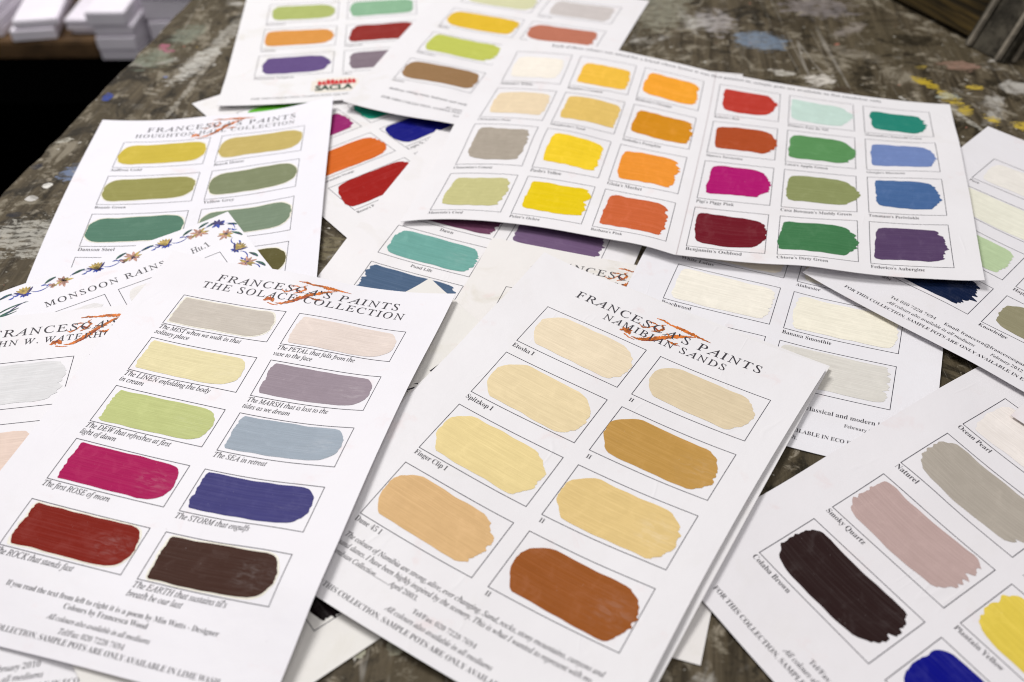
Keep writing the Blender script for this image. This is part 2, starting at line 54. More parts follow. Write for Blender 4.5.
"coef":None,"zg":[[372,366,361,380,438,506,508,462,409,371,352,348,351,356,360,354,347,375],[352,348,346,367,424,492,502,461,409,367,347,342,345,352,359,357,353,380],[332,330,331,351,404,473,494,462,411,367,343,336,340,348,358,363,362,387],[324,323,325,344,390,455,489,464,415,370,343,334,336,345,357,368,372,397],[344,340,340,353,387,443,484,468,421,375,345,333,335,343,357,372,382,408],[403,393,382,384,403,442,481,474,431,382,349,334,334,343,357,375,391,420],[479,467,448,439,438,455,482,479,441,393,355,336,334,342,356,375,395,429],[498,497,493,489,482,482,489,485,451,403,363,339,333,337,348,366,396,447],[475,481,488,493,496,497,497,492,464,420,379,349,332,326,335,362,412,483],[453,457,463,470,479,486,492,493,480,449,412,381,353,334,342,382,452,530],[457,456,453,451,454,460,467,470,464,446,425,408,385,357,369,424,503,571],[496,491,475,456,442,436,435,432,423,408,398,397,387,374,402,471,539,589],[558,551,526,489,452,424,406,393,382,370,365,367,366,383,438,513,560,595],[615,608,584,539,485,432,391,365,350,344,343,343,349,394,482,552,575,602],[645,642,626,589,529,459,397,355,335,331,332,326,332,391,504,573,587,613],[651,652,645,619,565,488,413,358,331,326,323,306,303,351,448,527,567,612],[640,645,642,621,572,497,418,358,331,324,312,280,268,294,351,416,478,546],[605,617,615,591,543,474,404,353,330,322,295,254,240,253,285,328,380,443],[556,569,567,539,492,433,378,344,329,317,275,237,229,238,256,284,321,370],[505,517,512,484,441,395,358,338,330,308,258,230,227,232,239,251,275,312],[463,473,466,440,404,370,348,338,329,289,235,212,203,198,198,208,232,278],[436,441,432,409,382,358,344,335,315,258,203,178,168,168,176,195,228,280],[436,428,412,391,369,350,336,321,283,225,184,169,169,176,191,214,250,304],[470,449,423,400,379,362,347,327,280,226,202,199,205,215,231,254,290,344]]},
"namib":{"W":210,"H":297,"pose":[22.51,525.88,-0.57341],"chart":False,"tpl":{"mx":32.71,"my":47.08,"w":74.02,"h":40.61,"cs":83.33,"rs":52.8,"gap":0.0},
"coef":[[-30,-71],[433,-228],[-70,-54],[681,1045],[107,1524],[86,-301],[-4000,1824],[1065,-831],[1348,-1280],[487,1225]],"zg":[[479,478,482,513,571,613,623,609,571,529,505,505,522,548,580,623,691,783],[470,468,471,501,556,600,612,599,561,518,490,485,499,522,550,588,648,730],[453,452,458,487,539,585,602,592,557,514,483,473,484,507,536,574,631,708],[445,448,457,482,527,572,594,587,557,515,481,467,476,499,530,569,627,702],[469,474,479,494,526,565,588,585,561,520,484,466,472,495,528,570,629,704],[526,528,525,528,543,568,586,586,567,528,490,468,470,492,526,571,633,709],[580,578,573,570,572,581,590,590,573,538,499,472,469,489,522,570,639,720],[599,598,595,594,594,595,598,596,581,549,510,482,472,485,518,573,653,741],[594,595,595,596,599,600,602,600,589,563,529,501,485,490,523,588,680,775],[581,583,585,587,591,594,597,597,590,572,547,523,508,508,543,617,717,815],[586,587,585,580,577,578,581,582,576,563,546,531,522,530,574,655,754,847],[627,626,616,598,577,563,557,553,546,535,525,520,523,549,610,692,780,866],[685,682,668,640,601,565,539,521,509,500,496,500,518,568,644,721,797,876],[729,726,713,684,640,588,540,503,480,470,469,478,511,583,672,744,809,885],[751,749,740,718,678,621,558,504,468,453,452,460,497,578,674,750,815,891],[756,756,751,736,702,647,577,512,467,446,442,444,471,542,638,724,802,885],[753,752,748,734,703,650,581,515,467,444,435,427,439,490,572,662,755,849],[735,735,729,712,678,627,564,506,464,443,429,409,407,440,501,581,676,775],[700,701,693,671,636,589,535,489,459,442,422,395,385,406,450,516,601,696],[657,658,648,626,592,551,510,477,458,443,415,385,374,390,422,474,548,636],[620,619,609,588,559,526,496,476,463,442,405,373,366,378,404,450,518,602],[600,597,587,569,545,519,498,483,468,439,396,367,361,374,402,450,522,605],[619,611,596,577,556,536,518,503,481,444,403,382,385,403,435,488,563,648],[667,657,638,616,597,578,561,544,518,476,437,423,432,456,491,546,624,709]]},
"solace":{"W":210,"H":297,"pose":[-242.14,530.1,-0.2521],"chart":False,"tpl":{"mx":29.99,"my":41.09,"w":74.68,"h":30.2,"cs":83.83,"rs":44.06,"gap":0.0},
"coef":[[7,-70],[223,-515],[15,130],[-400,1595],[-1050,410],[800,-632],[-1279,249],[2444,-3867],[245,968],[-223,1116]],"zg":[[497,520,561,619,704,818,936,1002,982,910,811,729,688,682,700,751,829,916],[448,472,518,585,676,781,893,996,1029,975,883,804,754,718,702,726,786,872],[419,450,504,579,673,764,851,959,1053,1075,1020,948,881,796,740,734,773,852],[425,462,513,575,652,733,807,897,1006,1092,1112,1077,990,873,788,765,797,875],[459,483,514,555,618,696,769,841,939,1051,1124,1121,1038,921,831,809,849,939],[472,483,500,531,584,656,729,794,882,996,1071,1073,1020,929,856,852,919,1034],[467,474,487,510,550,611,677,741,822,909,957,955,928,886,857,889,989,1125],[461,466,475,489,516,561,620,688,756,799,817,818,814,816,844,921,1053,1197],[453,455,458,464,480,518,576,641,680,692,695,703,723,762,835,954,1108,1243],[436,433,429,431,449,489,545,590,603,602,605,623,662,729,835,986,1143,1267],[404,398,395,405,433,475,515,536,541,540,546,572,625,712,842,1013,1162,1280],[368,366,374,399,436,466,485,495,500,503,513,543,605,706,852,1030,1168,1287],[342,350,376,414,445,459,466,473,480,487,499,531,599,709,865,1036,1162,1284],[336,357,397,435,449,454,459,465,473,482,495,529,603,722,879,1029,1142,1267],[346,382,425,445,449,452,457,462,470,480,495,534,616,742,890,1009,1112,1238],[376,414,441,447,449,452,456,461,469,479,496,541,634,773,904,992,1083,1207],[421,437,445,447,449,451,455,461,468,479,497,545,649,809,933,998,1075,1193],[435,442,445,447,449,451,455,461,468,479,496,541,642,810,948,1017,1091,1208],[391,420,440,446,449,452,456,461,468,479,494,528,604,736,875,980,1084,1215],[315,355,403,435,448,452,456,461,469,479,492,513,557,636,739,851,980,1136],[264,292,337,389,431,449,456,462,469,478,489,500,519,561,631,724,844,998],[235,252,283,325,376,423,449,461,468,475,480,484,491,515,564,639,743,888],[220,229,246,274,314,361,407,444,461,466,464,463,469,491,535,598,685,819],[215,219,229,248,279,316,353,399,439,455,451,448,458,485,532,590,667,796]]},
"corner":{"W":210,"H":148,"pose":[415.29,460.58,-0.914],"chart":False,"tpl":{"mx":27.5,"my":46.0,"w":74.8,"h":41.2,"cs":84.0,"rs":54.4,"gap":0.0},
"coef":None,"zg":[[210,210,210,195,143,104,95,94,94,94,94,94,94,94,94,94,94,94],[212,211,211,199,150,107,95,94,94,94,94,94,94,94,94,94,94,94],[214,214,214,206,161,113,96,94,94,94,94,94,94,94,94,94,94,94],[224,222,221,214,175,123,98,94,94,94,94,94,94,94,94,94,94,94],[254,248,242,232,193,138,105,95,94,94,94,94,94,94,94,94,94,94],[307,298,287,273,228,165,123,103,98,96,95,95,95,94,94,94,94,94],[370,360,347,333,286,210,157,131,121,115,110,108,106,103,99,96,94,94],[426,416,405,395,352,265,203,179,171,163,156,153,149,139,128,112,98,94],[479,471,462,457,414,315,238,209,203,200,198,197,195,189,180,148,109,96],[543,534,524,518,474,353,254,214,206,206,205,205,205,204,201,172,120,98],[573,556,536,520,467,342,249,213,206,206,205,205,205,205,202,172,120,98],[474,449,418,393,349,278,228,209,206,206,205,205,205,205,201,169,119,98],[334,311,286,270,252,229,213,207,206,206,205,205,205,205,200,168,119,98]]},
"chart":{"W":420,"H":297,"pose":[-6.34,870.87,-0.26532],"chart":True,"tpl":{"mx":18.03,"my":22.07,"w":56.09,"h":55.68,"cs":64.15,"rs":68.21,"gap":6.53},
"coef":[[-125,-649],[-385,-2742],[-239,-678],[-159,-10028],[1416,6015],[-601,-726],[3242,19583],[98,911],[-2647,-7987],[1216,2726],[700,6166],[981,908]],"zg":[[384,383,382,381,380,379,379,379,379,376,350,316,315,330,340,341,341,341,341,330,287,260,258,260,264,269,277,287,301,320,346,382,432,500],[334,332,331,330,329,329,328,328,328,325,301,280,282,286,288,288,289,289,289,278,236,208,205,208,212,217,224,234,248,267,294,330,379,447],[306,303,300,299,298,297,297,297,297,291,267,252,253,254,254,254,255,255,255,245,204,175,171,174,178,183,190,200,214,233,260,296,345,413],[300,290,283,281,280,279,279,278,278,271,244,230,231,232,232,232,232,233,233,222,181,152,149,152,156,161,168,178,192,211,237,274,324,395],[316,295,279,274,272,271,270,270,269,259,228,215,217,217,217,215,213,210,207,193,157,136,135,138,141,147,154,164,178,197,223,262,322,404],[352,318,288,276,271,270,269,269,268,253,216,202,204,200,192,180,170,163,156,144,130,124,126,128,132,138,145,155,169,188,216,264,347,452],[405,359,313,290,280,277,275,274,273,254,206,179,169,157,144,133,126,123,120,118,117,118,120,123,127,132,139,149,163,183,216,281,390,517],[464,411,356,322,303,294,290,288,285,260,198,153,130,120,115,112,111,111,112,112,113,115,117,119,123,129,136,146,160,182,228,310,433,554],[520,470,415,377,348,328,317,311,306,270,198,143,116,109,109,110,112,114,113,112,112,113,115,118,121,127,134,144,160,192,252,349,468,566],[587,541,488,448,415,387,365,352,340,294,212,149,116,108,110,121,139,144,136,127,121,119,118,120,122,127,134,147,171,218,292,394,490,565],[684,639,583,539,504,472,443,420,396,336,241,166,125,113,122,158,209,220,197,174,160,150,143,140,139,140,147,165,203,266,351,437,498,556],[815,767,707,659,621,585,552,523,488,403,285,195,143,127,146,203,272,282,254,229,215,205,197,192,186,183,187,208,258,338,430,484,511,557],[908,883,840,803,767,724,688,656,611,493,338,228,169,151,173,233,292,293,267,247,238,233,231,231,230,232,238,264,327,424,505,534,550,592],[827,852,869,875,869,841,810,779,729,566,375,256,197,182,204,260,306,296,269,251,242,239,238,240,242,248,267,313,399,496,547,572,602,646],[659,694,735,775,806,811,799,775,714,544,372,271,226,218,240,295,331,308,274,256,248,245,244,246,249,260,293,360,456,528,559,591,635,689],[524,550,581,612,638,648,642,616,555,446,340,273,246,245,275,336,366,329,286,265,257,254,253,254,260,282,332,413,495,536,559,598,647,707],[434,451,470,487,500,504,496,473,428,367,310,272,257,265,308,377,397,350,301,278,270,267,266,268,281,319,387,469,520,535,558,602,651,711],[388,398,404,412,417,418,412,395,367,331,299,279,274,290,340,409,422,371,320,296,288,285,284,291,318,372,452,514,531,535,563,607,654,714],[379,385,384,385,387,388,385,374,353,327,307,299,301,323,378,444,446,393,344,322,313,311,315,334,376,443,516,545,541,543,575,619,660,718],[390,400,398,399,401,403,400,386,364,344,335,334,341,371,432,492,484,429,383,360,352,354,370,404,460,529,573,571,557,562,596,635,671,726],[409,427,430,434,438,439,430,411,393,383,383,386,400,441,509,564,549,495,450,425,418,429,460,511,576,627,629,605,587,596,629,661,689,740],[437,467,476,484,488,485,472,456,447,448,453,461,486,542,622,677,656,602,558,532,527,547,593,663,727,734,697,660,641,648,676,697,713,760],[477,524,540,552,554,548,539,533,536,544,553,568,609,685,788,845,815,758,714,687,682,709,771,863,916,871,802,752,725,725,743,749,750,791],[534,604,630,647,649,646,647,653,666,680,693,716,770,863,981,1037,997,942,901,875,868,898,969,1069,1102,1028,943,878,840,829,834,821,801,836]]}}
# ---------------------------------------------------------------- helpers
def P(v): return v*MM
def tag(o,label=None,cat=None,group=None,kind=None):
    if label: o['label']=label
    if cat: o['category']=cat
    if group: o['group']=group
    if kind: o['kind']=kind
    return o
def empty(name,loc,rz=0.):
    o=bpy.data.objects.new(name,None); COL.objects.link(o); o.location=loc; o.rotation_euler=(0,0,rz); o.empty_display_size=.02
    return o
def mesh_obj(name,verts,faces,mats,parent=None,uvs=None,midx=None,smooth=False,color=None):
    me=bpy.data.meshes.new(name); me.from_pydata([tuple(v) for v in verts],[],faces)
    for m in (mats if isinstance(mats,(list,tuple)) else [mats]): me.materials.append(m)
    if midx is not None: me.polygons.foreach_set('material_index',midx)
    if uvs is not None:
        l=me.uv_layers.new(name='UVMap'); li=np.empty(len(me.loops),dtype=np.int32); me.loops.foreach_get('vertex_index',li)
        l.data.foreach_set('uv',np.asarray(uvs,dtype=np.float32)[li].ravel())
    if smooth: me.polygons.foreach_set('use_smooth',[True]*len(me.polygons))
    me.update()
    o=bpy.data.objects.new(name,me); COL.objects.link(o)
    if parent: o.parent=parent
    if color: o.color=color
    return o
def box_vf(x0,x1,y0,y1,z0,z1):
    v=[(x0,y0,z0),(x1,y0,z0),(x1,y1,z0),(x0,y1,z0),(x0,y0,z1),(x1,y0,z1),(x1,y1,z1),(x0,y1,z1)]
    return v,[(0,3,2,1),(4,5,6,7),(0,1,5,4),(1,2,6,5),(2,3,7,6),(3,0,4,7)]
def box(name,dims,mat,parent=None,bev=.0):
    bm=bmesh.new(); v,f=box_vf(*dims); vs=[bm.verts.new(a) for a in v]
    for q in f: bm.faces.new([vs[i] for i in q])
    if bev: bmesh.ops.bevel(bm,geom=bm.edges[:],offset=bev,segments=2,affect='EDGES')
    me=bpy.data.meshes.new(name); bm.to_mesh(me); bm.free(); me.materials.append(mat)
    o=bpy.data.objects.new(name,me); COL.objects.link(o)
    if parent: o.parent=parent
    return o
def lin(c): return tuple(((x/255)/12.92 if x/255<=.04045 else ((x/255+.055)/1.055)**2.4) for x in c)
# ---------------------------------------------------------------- node helper
class NT:
    def __init__(s,name):
        s.m=bpy.data.materials.new(name); s.m.use_nodes=True; s.t=s.m.node_tree; s.b=s.t.nodes['Principled BSDF']
    def n(s,typ,**k):
        x=s.t.nodes.new(typ)
        for a,b in k.items(): setattr(x,a,b)
        return x
    def set(s,sock,v):
        if hasattr(v,'is_output') or isinstance(v,bpy.types.NodeSocket): s.t.links.new(v,sock)
        else: sock.default_value=v
    def math(s,op,a,b=0.,c=0.,clamp=False):
        x=s.n('ShaderNodeMath',operation=op,use_clamp=clamp); s.set(x.inputs[0],a); s.set(x.inputs[1],b); s.set(x.inputs[2],c); return x.outputs[0]
    def mix(s,f,a,b,mode='MIX'):
        x=s.n('ShaderNodeMix',data_type='RGBA',blend_type=mode); s.set(x.inputs[0],f); s.set(x.inputs[6],a); s.set(x.inputs[7],b); return x.outputs[2]
    def mapping(s,v,sc=(1,1,1),loc=(0,0,0),rot=(0,0,0)):
        x=s.n('ShaderNodeMapping'); s.set(x.inputs[0],v); s.set(x.inputs[1],loc); s.set(x.inputs[2],rot); s.set(x.inputs[3],sc); return x.outputs[0]
    def noise(s,v,scale=5.,detail=4.,rough=.55,dist=0.):
        x=s.n('ShaderNodeTexNoise'); s.set(x.inputs['Vector'],v); x.inputs['Scale'].default_value=scale; x.inputs['Detail'].default_value=detail
        x.inputs['Roughness'].default_value=rough; x.inputs['Distortion'].default_value=dist; return x.outputs[0]
    def ramp(s,v,a,b,lo=0.,hi=1.):
        x=s.n('ShaderNodeMapRange',interpolation_type='SMOOTHSTEP'); s.set(x.inputs[0],v); s.set(x.inputs[1],a); s.set(x.inputs[2],b); s.set(x.inputs[3],lo); s.set(x.inputs[4],hi); return x.outputs[0]
    def bump(s,h,strength=.3,dist=.001):
        x=s.n('ShaderNodeBump'); x.inputs['Strength'].default_value=strength; x.inputs['Distance'].default_value=dist; s.set(x.inputs['Height'],h); s.t.links.new(x.outputs[0],s.b.inputs['Normal'])
def c4(c): return (c[0],c[1],c[2],1.)
def vmath_offset(N,uv,rnd,k=37.):
    x=N.n('ShaderNodeVectorMath',operation='ADD'); N.set(x.inputs[0],uv)
    cb=N.n('ShaderNodeCombineXYZ'); N.set(cb.inputs[0],N.math('MULTIPLY',rnd,k)); N.set(cb.inputs[1],N.math('MULTIPLY',rnd,k*1.7)); N.set(cb.inputs[2],N.math('MULTIPLY',rnd,k*.6))
    N.set(x.inputs[1],cb.outputs[0]); return x.outputs[0]
# ---------------------------------------------------------------- materials
def mat_paper():
    N=NT('coated_paper'); oi=N.n('ShaderNodeObjectInfo'); uv=N.n('ShaderNodeUVMap').outputs[0]
    v=vmath_offset(N,uv,oi.outputs['Random'])
    big=N.noise(v,1.6,4,.6,.4); fib=N.noise(v,60,3,.6)
    col=N.mix(N.ramp(big,.3,.75,0.,.5),oi.outputs['Color'],N.mix(1.,oi.outputs['Color'],(.95,.94,.935,1),'MULTIPLY'))
    # handling stains, amount in the object colour's alpha
    st=N.ramp(N.noise(v,2.6,5,.6,.8),.54,.74); st=N.math('MULTIPLY',st,oi.outputs['Alpha'])
    col=N.mix(st,col,(.62,.58,.48,1))
    pk=N.ramp(N.noise(N.mapping(v,loc=(4,9,2)),4.2,5,.6,.5),.60,.74,0.,.20); col=N.mix(pk,col,(.75,.50,.47,1))
    sm=N.ramp(N.noise(N.mapping(v,loc=(8,3,1)),22,4,.7,.5),.71,.75,0.,.3); col=N.mix(sm,col,(.46,.44,.43,1))
    col=N.mix(N.math('MULTIPLY',fib,.05),col,(.62,.60,.58,1))
    N.set(N.b.inputs['Base Color'],col); N.b.inputs['Roughness'].default_value=.5; N.b.inputs['Specular IOR Level'].default_value=.35
    # handling creases: short soft kinks
    cn=N.noise(N.mapping(v,rot=(0,0,.7),sc=(1.5,.5,1)),1.3,3,.5,.4); cl=N.ramp(N.math('ABSOLUTE',N.math('SUBTRACT',cn,.5)),.012,0.)
    cl=N.math('MULTIPLY',cl,N.ramp(N.noise(N.mapping(v,loc=(7,7,0)),2.2,2,.5),.52,.62))
    h=N.math('ADD',N.math('MULTIPLY',N.noise(v,3.,3,.5),3.2),N.math('MULTIPLY',fib,.15)); h=N.math('ADD',h,N.math('MULTIPLY',cl,.5)); N.bump(h,.13,.002)
    return N.m
def mat_paint():
    N=NT('brushed_paint'); oi=N.n('ShaderNodeObjectInfo'); uv=N.n('ShaderNodeUVMap').outputs[0]
    v=vmath_offset(N,uv,oi.outputs['Random'])
    st=N.noise(N.mapping(v,sc=(.9,16,1)),2.2,5,.65,.3); st2=N.noise(N.mapping(v,sc=(.25,30,1)),2.,3,.6)
    mo=N.noise(v,3.5,5,.62,.6)
    col=oi.outputs['Color']
    lt=N.mix(.045,N.mix(1.,col,(1.16,1.15,1.14,1),'MULTIPLY'),(.9,.88,.86,1)); dk=N.mix(1.,col,(.86,.85,.84,1),'MULTIPLY')
    c=N.mix(N.ramp(st,.25,.72,.3,1.),dk,col)
    c=N.mix(N.ramp(st2,.45,.75,0.,.55),c,lt)
    c=N.mix(N.ramp(mo,.5,.75,0.,.4),c,lt)
    c=N.mix(N.ramp(mo,.5,.25,0.,.35),c,dk)
    # rubbed, chalky patch towards the far end of the stroke; amount in alpha
    sx=N.n('ShaderNodeSeparateXYZ'); N.set(sx.inputs[0],uv)
    dx=N.math('MULTIPLY',N.math('SUBTRACT',sx.outputs[0],1.72),2.3); dy=N.math('MULTIPLY',N.math('SUBTRACT',sx.outputs[1],.45),3.)
    r=N.math('SQRT',N.math('ADD',N.math('MULTIPLY',dx,dx),N.math('MULTIPLY',dy,dy)))
    w=N.math('MULTIPLY',N.ramp(r,1.2,.1),N.ramp(N.noise(N.mapping(v,sc=(1.4,4.5,1)),3.,5,.65,.7),.42,.72)); w=N.math('MULTIPLY',w,oi.outputs['Alpha'])
    c=N.mix(w,c,N.mix(.26,col,(.92,.88,.86,1)))
    spk=N.ramp(N.noise(v,26,2,.5),.73,.77,0.,.45); c=N.mix(spk,c,N.mix(.28,col,(.9,.88,.85,1)))
    N.set(N.b.inputs['Base Color'],c); N.b.inputs['Roughness'].default_value=.6; N.b.inputs['Specular IOR Level'].default_value=.08
    h=N.math('ADD',N.math('MULTIPLY',st,1.),N.math('MULTIPLY',st2,.6)); h=N.math('ADD',h,N.math('MULTIPLY',mo,.7)); N.bump(h,.34,.0006)
    return N.m
def mat_flat(name,col,rough=.6,var=.0,scale=300.,spec=.3):
    N=NT(name); tc=N.n('ShaderNodeTexCoord').outputs['Object']
    if var:
        c=N.mix(N.ramp(N.noise(tc,scale,4,.6),.35,.65),c4(tuple(x*(1-var) for x in col)),c4(tuple(min(1,x*(1+var)) for x in col)))
        N.set(N.b.inputs['Base Color'],c)
    else: N.b.inputs['Base Color'].default_value=c4(col)
    N.b.inputs['Roughness'].default_value=rough; N.b.inputs['Specular IOR Level'].default_value=spec
    return N.m
def mat_table():
    N=NT('weathered_bench_wood'); tc=N.n('ShaderNodeTexCoord').outputs['Object']   # object space, metres; grain along the long edge
    A=-.142
    g=N.mapping(tc,rot=(0,0,.142))
    grain=N.noise(N.mapping(g,sc=(60,3.5,20)),1.6,7,.68,.9)
    fine=N.noise(N.mapping(g,sc=(260,14,40)),1.4,4,.6,.4)
    big=N.noise(tc,7.,5,.6,.5); mid=N.noise(tc,26,7,.7,.7); tiny=N.noise(tc,160,5,.7,.3)
    c=N.mix(N.ramp(grain,.32,.68),(.026,.019,.010,1),(.112,.089,.056,1))
    c=N.mix(N.ramp(fine,.45,.75,0.,.35),c,(.12,.092,.052,1))
    c=N.mix(N.ramp(big,.42,.62,0.,.55),c,(.080,.064,.036,1))
    c=N.mix(N.ramp(mid,.54,.63,0.,.85),c,(.25,.22,.165,1))
    c=N.mix(N.ramp(mid,.48,.38,0.,.82),c,(.012,.009,.004,1))
    c=N.mix(N.ramp(N.noise(tc,70,6,.7,.5),.56,.68,0.,.65),c,(.37,.325,.25,1))
    c=N.mix(N.ramp(N.noise(N.mapping(tc,loc=(3,1,0)),48,6,.7,.5),.58,.66,0.,.6),c,(.014,.010,.005,1))
    # scratches: three directions of thin pale lines
    for rz,sc,th in ((.9,34,.012),(-.5,26,.010),(.18,22,.014)):
        w=N.noise(N.mapping(tc,rot=(0,0,rz),sc=(sc,1.3,1)),1.,2,.4,.25)
        l=N.ramp(N.math('ABSOLUTE',N.math('SUBTRACT',w,.5)),th*.6,0.)
        l=N.math('MULTIPLY',l,N.ramp(N.noise(N.mapping(tc,loc=(rz*9,2,1)),9,4,.7),.5,.62,0.,.55))
        c=N.mix(l,c,(.36,.335,.29,1))
    # dried pale paint left in patches, dry-brushed over the grain
    pw=N.ramp(N.noise(N.mapping(tc,loc=(1.7,.4,0)),11,5,.65,.8),.60,.68); pw=N.math('MULTIPLY',pw,N.ramp(mid,.42,.60)); c=N.mix(N.math('MULTIPLY',pw,.85),c,(.46,.44,.40,1))
    # fine drips
    for i,(sc,th,col) in enumerate(((52,.765,(.55,.53,.48)),(40,.77,(.10,.14,.30)),(44,.77,(.45,.30,.05)),(60,.76,(.35,.14,.10)),(120,.745,(.45,.43,.38)))):
        d=N.ramp(N.noise(N.mapping(tc,loc=(i*5.3+2,i*2.1,0)),sc,2,.45,.3),th-.012,th+.008); c=N.mix(d,c,c4(col))
    # the larger splashes and smears, each where it lies on the bench (mm: x, y, half length, half width, angle, colour, raggedness, strength)
    for (x,y,a,b,an,col,rg,stg) in SPLASHES:
        p=N.n('ShaderNodeMapping',vector_type='TEXTURE'); N.set(p.inputs[0],tc); p.inputs[1].default_value=(x*MM,y*MM,0); p.inputs[2].default_value=(0,0,math.radians(an)); p.inputs[3].default_value=(a*MM,b*MM,1)
        ln=N.n('ShaderNodeVectorMath',operation='MULTIPLY'); N.set(ln.inputs[0],p.outputs[0]); ln.inputs[1].default_value=(1,1,0)
        le=N.n('ShaderNodeVectorMath',operation='LENGTH'); N.set(le.inputs[0],ln.outputs[0])
        nz=N.noise(N.mapping(tc,rot=(0,0,math.radians(-an)),sc=(55,150,1),loc=(x*.013,y*.017,0)),1.,6,.72,.5)
        d=N.math('ADD',le.outputs['Value'],N.math('MULTIPLY',N.math('SUBTRACT',nz,.5),1.2+rg*2.2))
        brk=N.ramp(N.noise(N.mapping(tc,rot=(0,0,.6),sc=(90,240,1),loc=(y*.01,x*.01,0)),1.,5,.7,.4),.40,.54,1.-rg*.9 if rg<1 else .1,1.); c=N.mix(N.math('MULTIPLY',N.ramp(d,1.02,.80,0.,stg),brk),c,c4(col))
    N.set(N.b.inputs['Base Color'],c)
    N.set(N.b.inputs['Roughness'],N.ramp(mid,.3,.7,.5,.75)); N.b.inputs['Specular IOR Level'].default_value=.14
    h=N.math('ADD',N.math('MULTIPLY',grain,.8),N.math('MULTIPLY',mid,1.3)); h=N.math('ADD',h,N.math('MULTIPLY',tiny,.35)); N.bump(h,.8,.0016)
    return N.m
SPLASHES=[(-305,842,12,44,-18,(.50,.48,.43),.9,.9),(-290,900,9,50,-10,(.42,.40,.35),1.0,.7),(-352,850,20,22,0,(.22,.25,.19),.8,.6),(-330,905,16,26,-20,(.24,.27,.21),.9,.6),
 (-346,878,5,9,10,(.36,.12,.17),.9,.9),(-338,868,6,4,0,(.34,.12,.17),.9,.8),(-371,776,5,7,0,(.03,.06,.28),.7,.95),(-361,650,9,16,-25,(.18,.24,.38),.9,.7),(-374,631,4,5,0,(.75,.73,.68),.5,1.),(-380,612,5,4,0,(.62,.60,.57),.5,.9),
 (-384,700,8,4,30,(.60,.58,.50),.8,.8),(-300,790,3,90,-8,(.42,.39,.33),1.2,.6),(-362,560,30,26,10,(.50,.48,.42),1.3,.7),(-385,590,6,4,0,(.02,.02,.025),.6,.9),(-393,660,5,5,0,(.02,.02,.03),.6,.9),
 (253,880,26,22,-20,(.17,.22,.29),.5,.85),(160,960,32,60,-15,(.30,.29,.22),.8,.65),(215,925,20,30,0,(.42,.39,.38),.9,.7),(290,797,15,11,20,(.60,.56,.50),.8,.95),(262,812,13,6,-20,(.55,.52,.46),.9,.8),(308,778,10,8,0,(.045,.03,.015),.4,.95),
 (388,790,6,16,35,(.50,.36,.03),1.05,.95),(401,760,7,18,25,(.52,.38,.04),1.05,.95),(406,738,7,9,0,(.48,.35,.04),1.05,.9),(430,780,8,6,0,(.50,.36,.05),1.05,.9),(424,722,6,9,20,(.55,.40,.05),1.05,.95),(446,712,9,7,0,(.52,.38,.05),1.05,.95),(395,822,8,4,10,(.45,.33,.06),.9,.6),
 (432,823,19,11,-10,(.33,.20,.15),.5,.7),(330,960,36,30,0,(.27,.24,.24),.9,.6),(350,905,22,9,40,(.34,.30,.27),1.1,.55),(398,765,12,7,0,(.40,.43,.38),1.1,.7),(410,700,3,60,20,(.50,.48,.42),1.2,.6),(340,850,28,10,-35,(.26,.23,.18),1.1,.5),
 (137,352,22,9,15,(.45,.43,.34),1.2,.8),(150,345,10,12,0,(.06,.05,.03),.9,.8),(205,455,14,8,0,(.40,.37,.30),1.2,.8),(-58,225,5,4,0,(.42,.41,.30),.7,.8),(-75,222,3,4,0,(.45,.44,.33),.7,.8),(-40,232,3,4,0,(.45,.40,.25),.7,.7),(-132,545,9,14,10,(.20,.17,.10),1.2,.7)]
PAPER=mat_paper(); PAINT=mat_paint()
INK=mat_flat('printed_black_ink',(.040,.036,.044),.6); RULE=mat_flat('printed_rule',(.045,.042,.058),.6)
LIZ=mat_flat('orange_print_ink',(.52,.135,.014),.6,.4,260.); LIZD=mat_flat('dark_orange_print_ink',(.30,.04,.01),.6,.4,300.)
HALO=mat_flat('oil_halo',(.78,.75,.64),.5,.05,200.)
BLU=mat_flat('blue_print_ink',(.02,.05,.34),.6,.3,300.); GRN=mat_flat('green_print_ink',(.03,.10,.07),.6,.4,300.)
PEA=mat_flat('peach_print_ink',(.46,.25,.19),.6,.4,300.); YEL=mat_flat('gold_print_ink',(.42,.30,.08),.6,.4,300.); VIO=mat_flat('violet_print_ink',(.04,.03,.14),.6,.3,300.)
RED=mat_flat('red_print_ink',(.55,.015,.02),.6); CRM=mat_flat('cream_print_ink',(.72,.62,.42),.6); DGR=mat_flat('dark_green_print_ink',(.01,.04,.02),.6)
# ---------------------------------------------------------------- lettering: outlines of a serif face, glyph by glyph
_GL={}
def _code(ch,st):
    o=ord(ch)
    if st=='B':
        if 'A'<=ch<='Z': return chr(0x1D400+o-65)
        if 'a'<=ch<='z': return chr(0x1D41A+o-97)
    if st in 'IT':
        if ch=='h': return chr(0x210E)
        if 'A'<=ch<='Z': return chr(0x1D434+o-65)
        if 'a'<=ch<='z': return chr(0x1D44E+o-97)
    if '0'<=ch<='9': return chr(0x1D7CE+o-48)
    return ch
_curve=bpy.data.curves.new('lettering','FONT'); _cob=bpy.data.objects.new('lettering',_curve); COL.objects.link(_cob)
_curve.resolution_u=3
def _conv(body,off):
    _curve.body=body; _curve.offset=off
    dg=bpy.context.evaluated_depsgraph_get(); dg.update()
    me=bpy.data.meshes.new_from_object(_cob.evaluated_get(dg))
    v=np.array([x.co[:2] for x in me.vertices]) if len(me.vertices) else np.zeros((0,2)); f=[tuple(p.vertices) for p in me.polygons]
    bpy.data.meshes.remove(me); return v,f
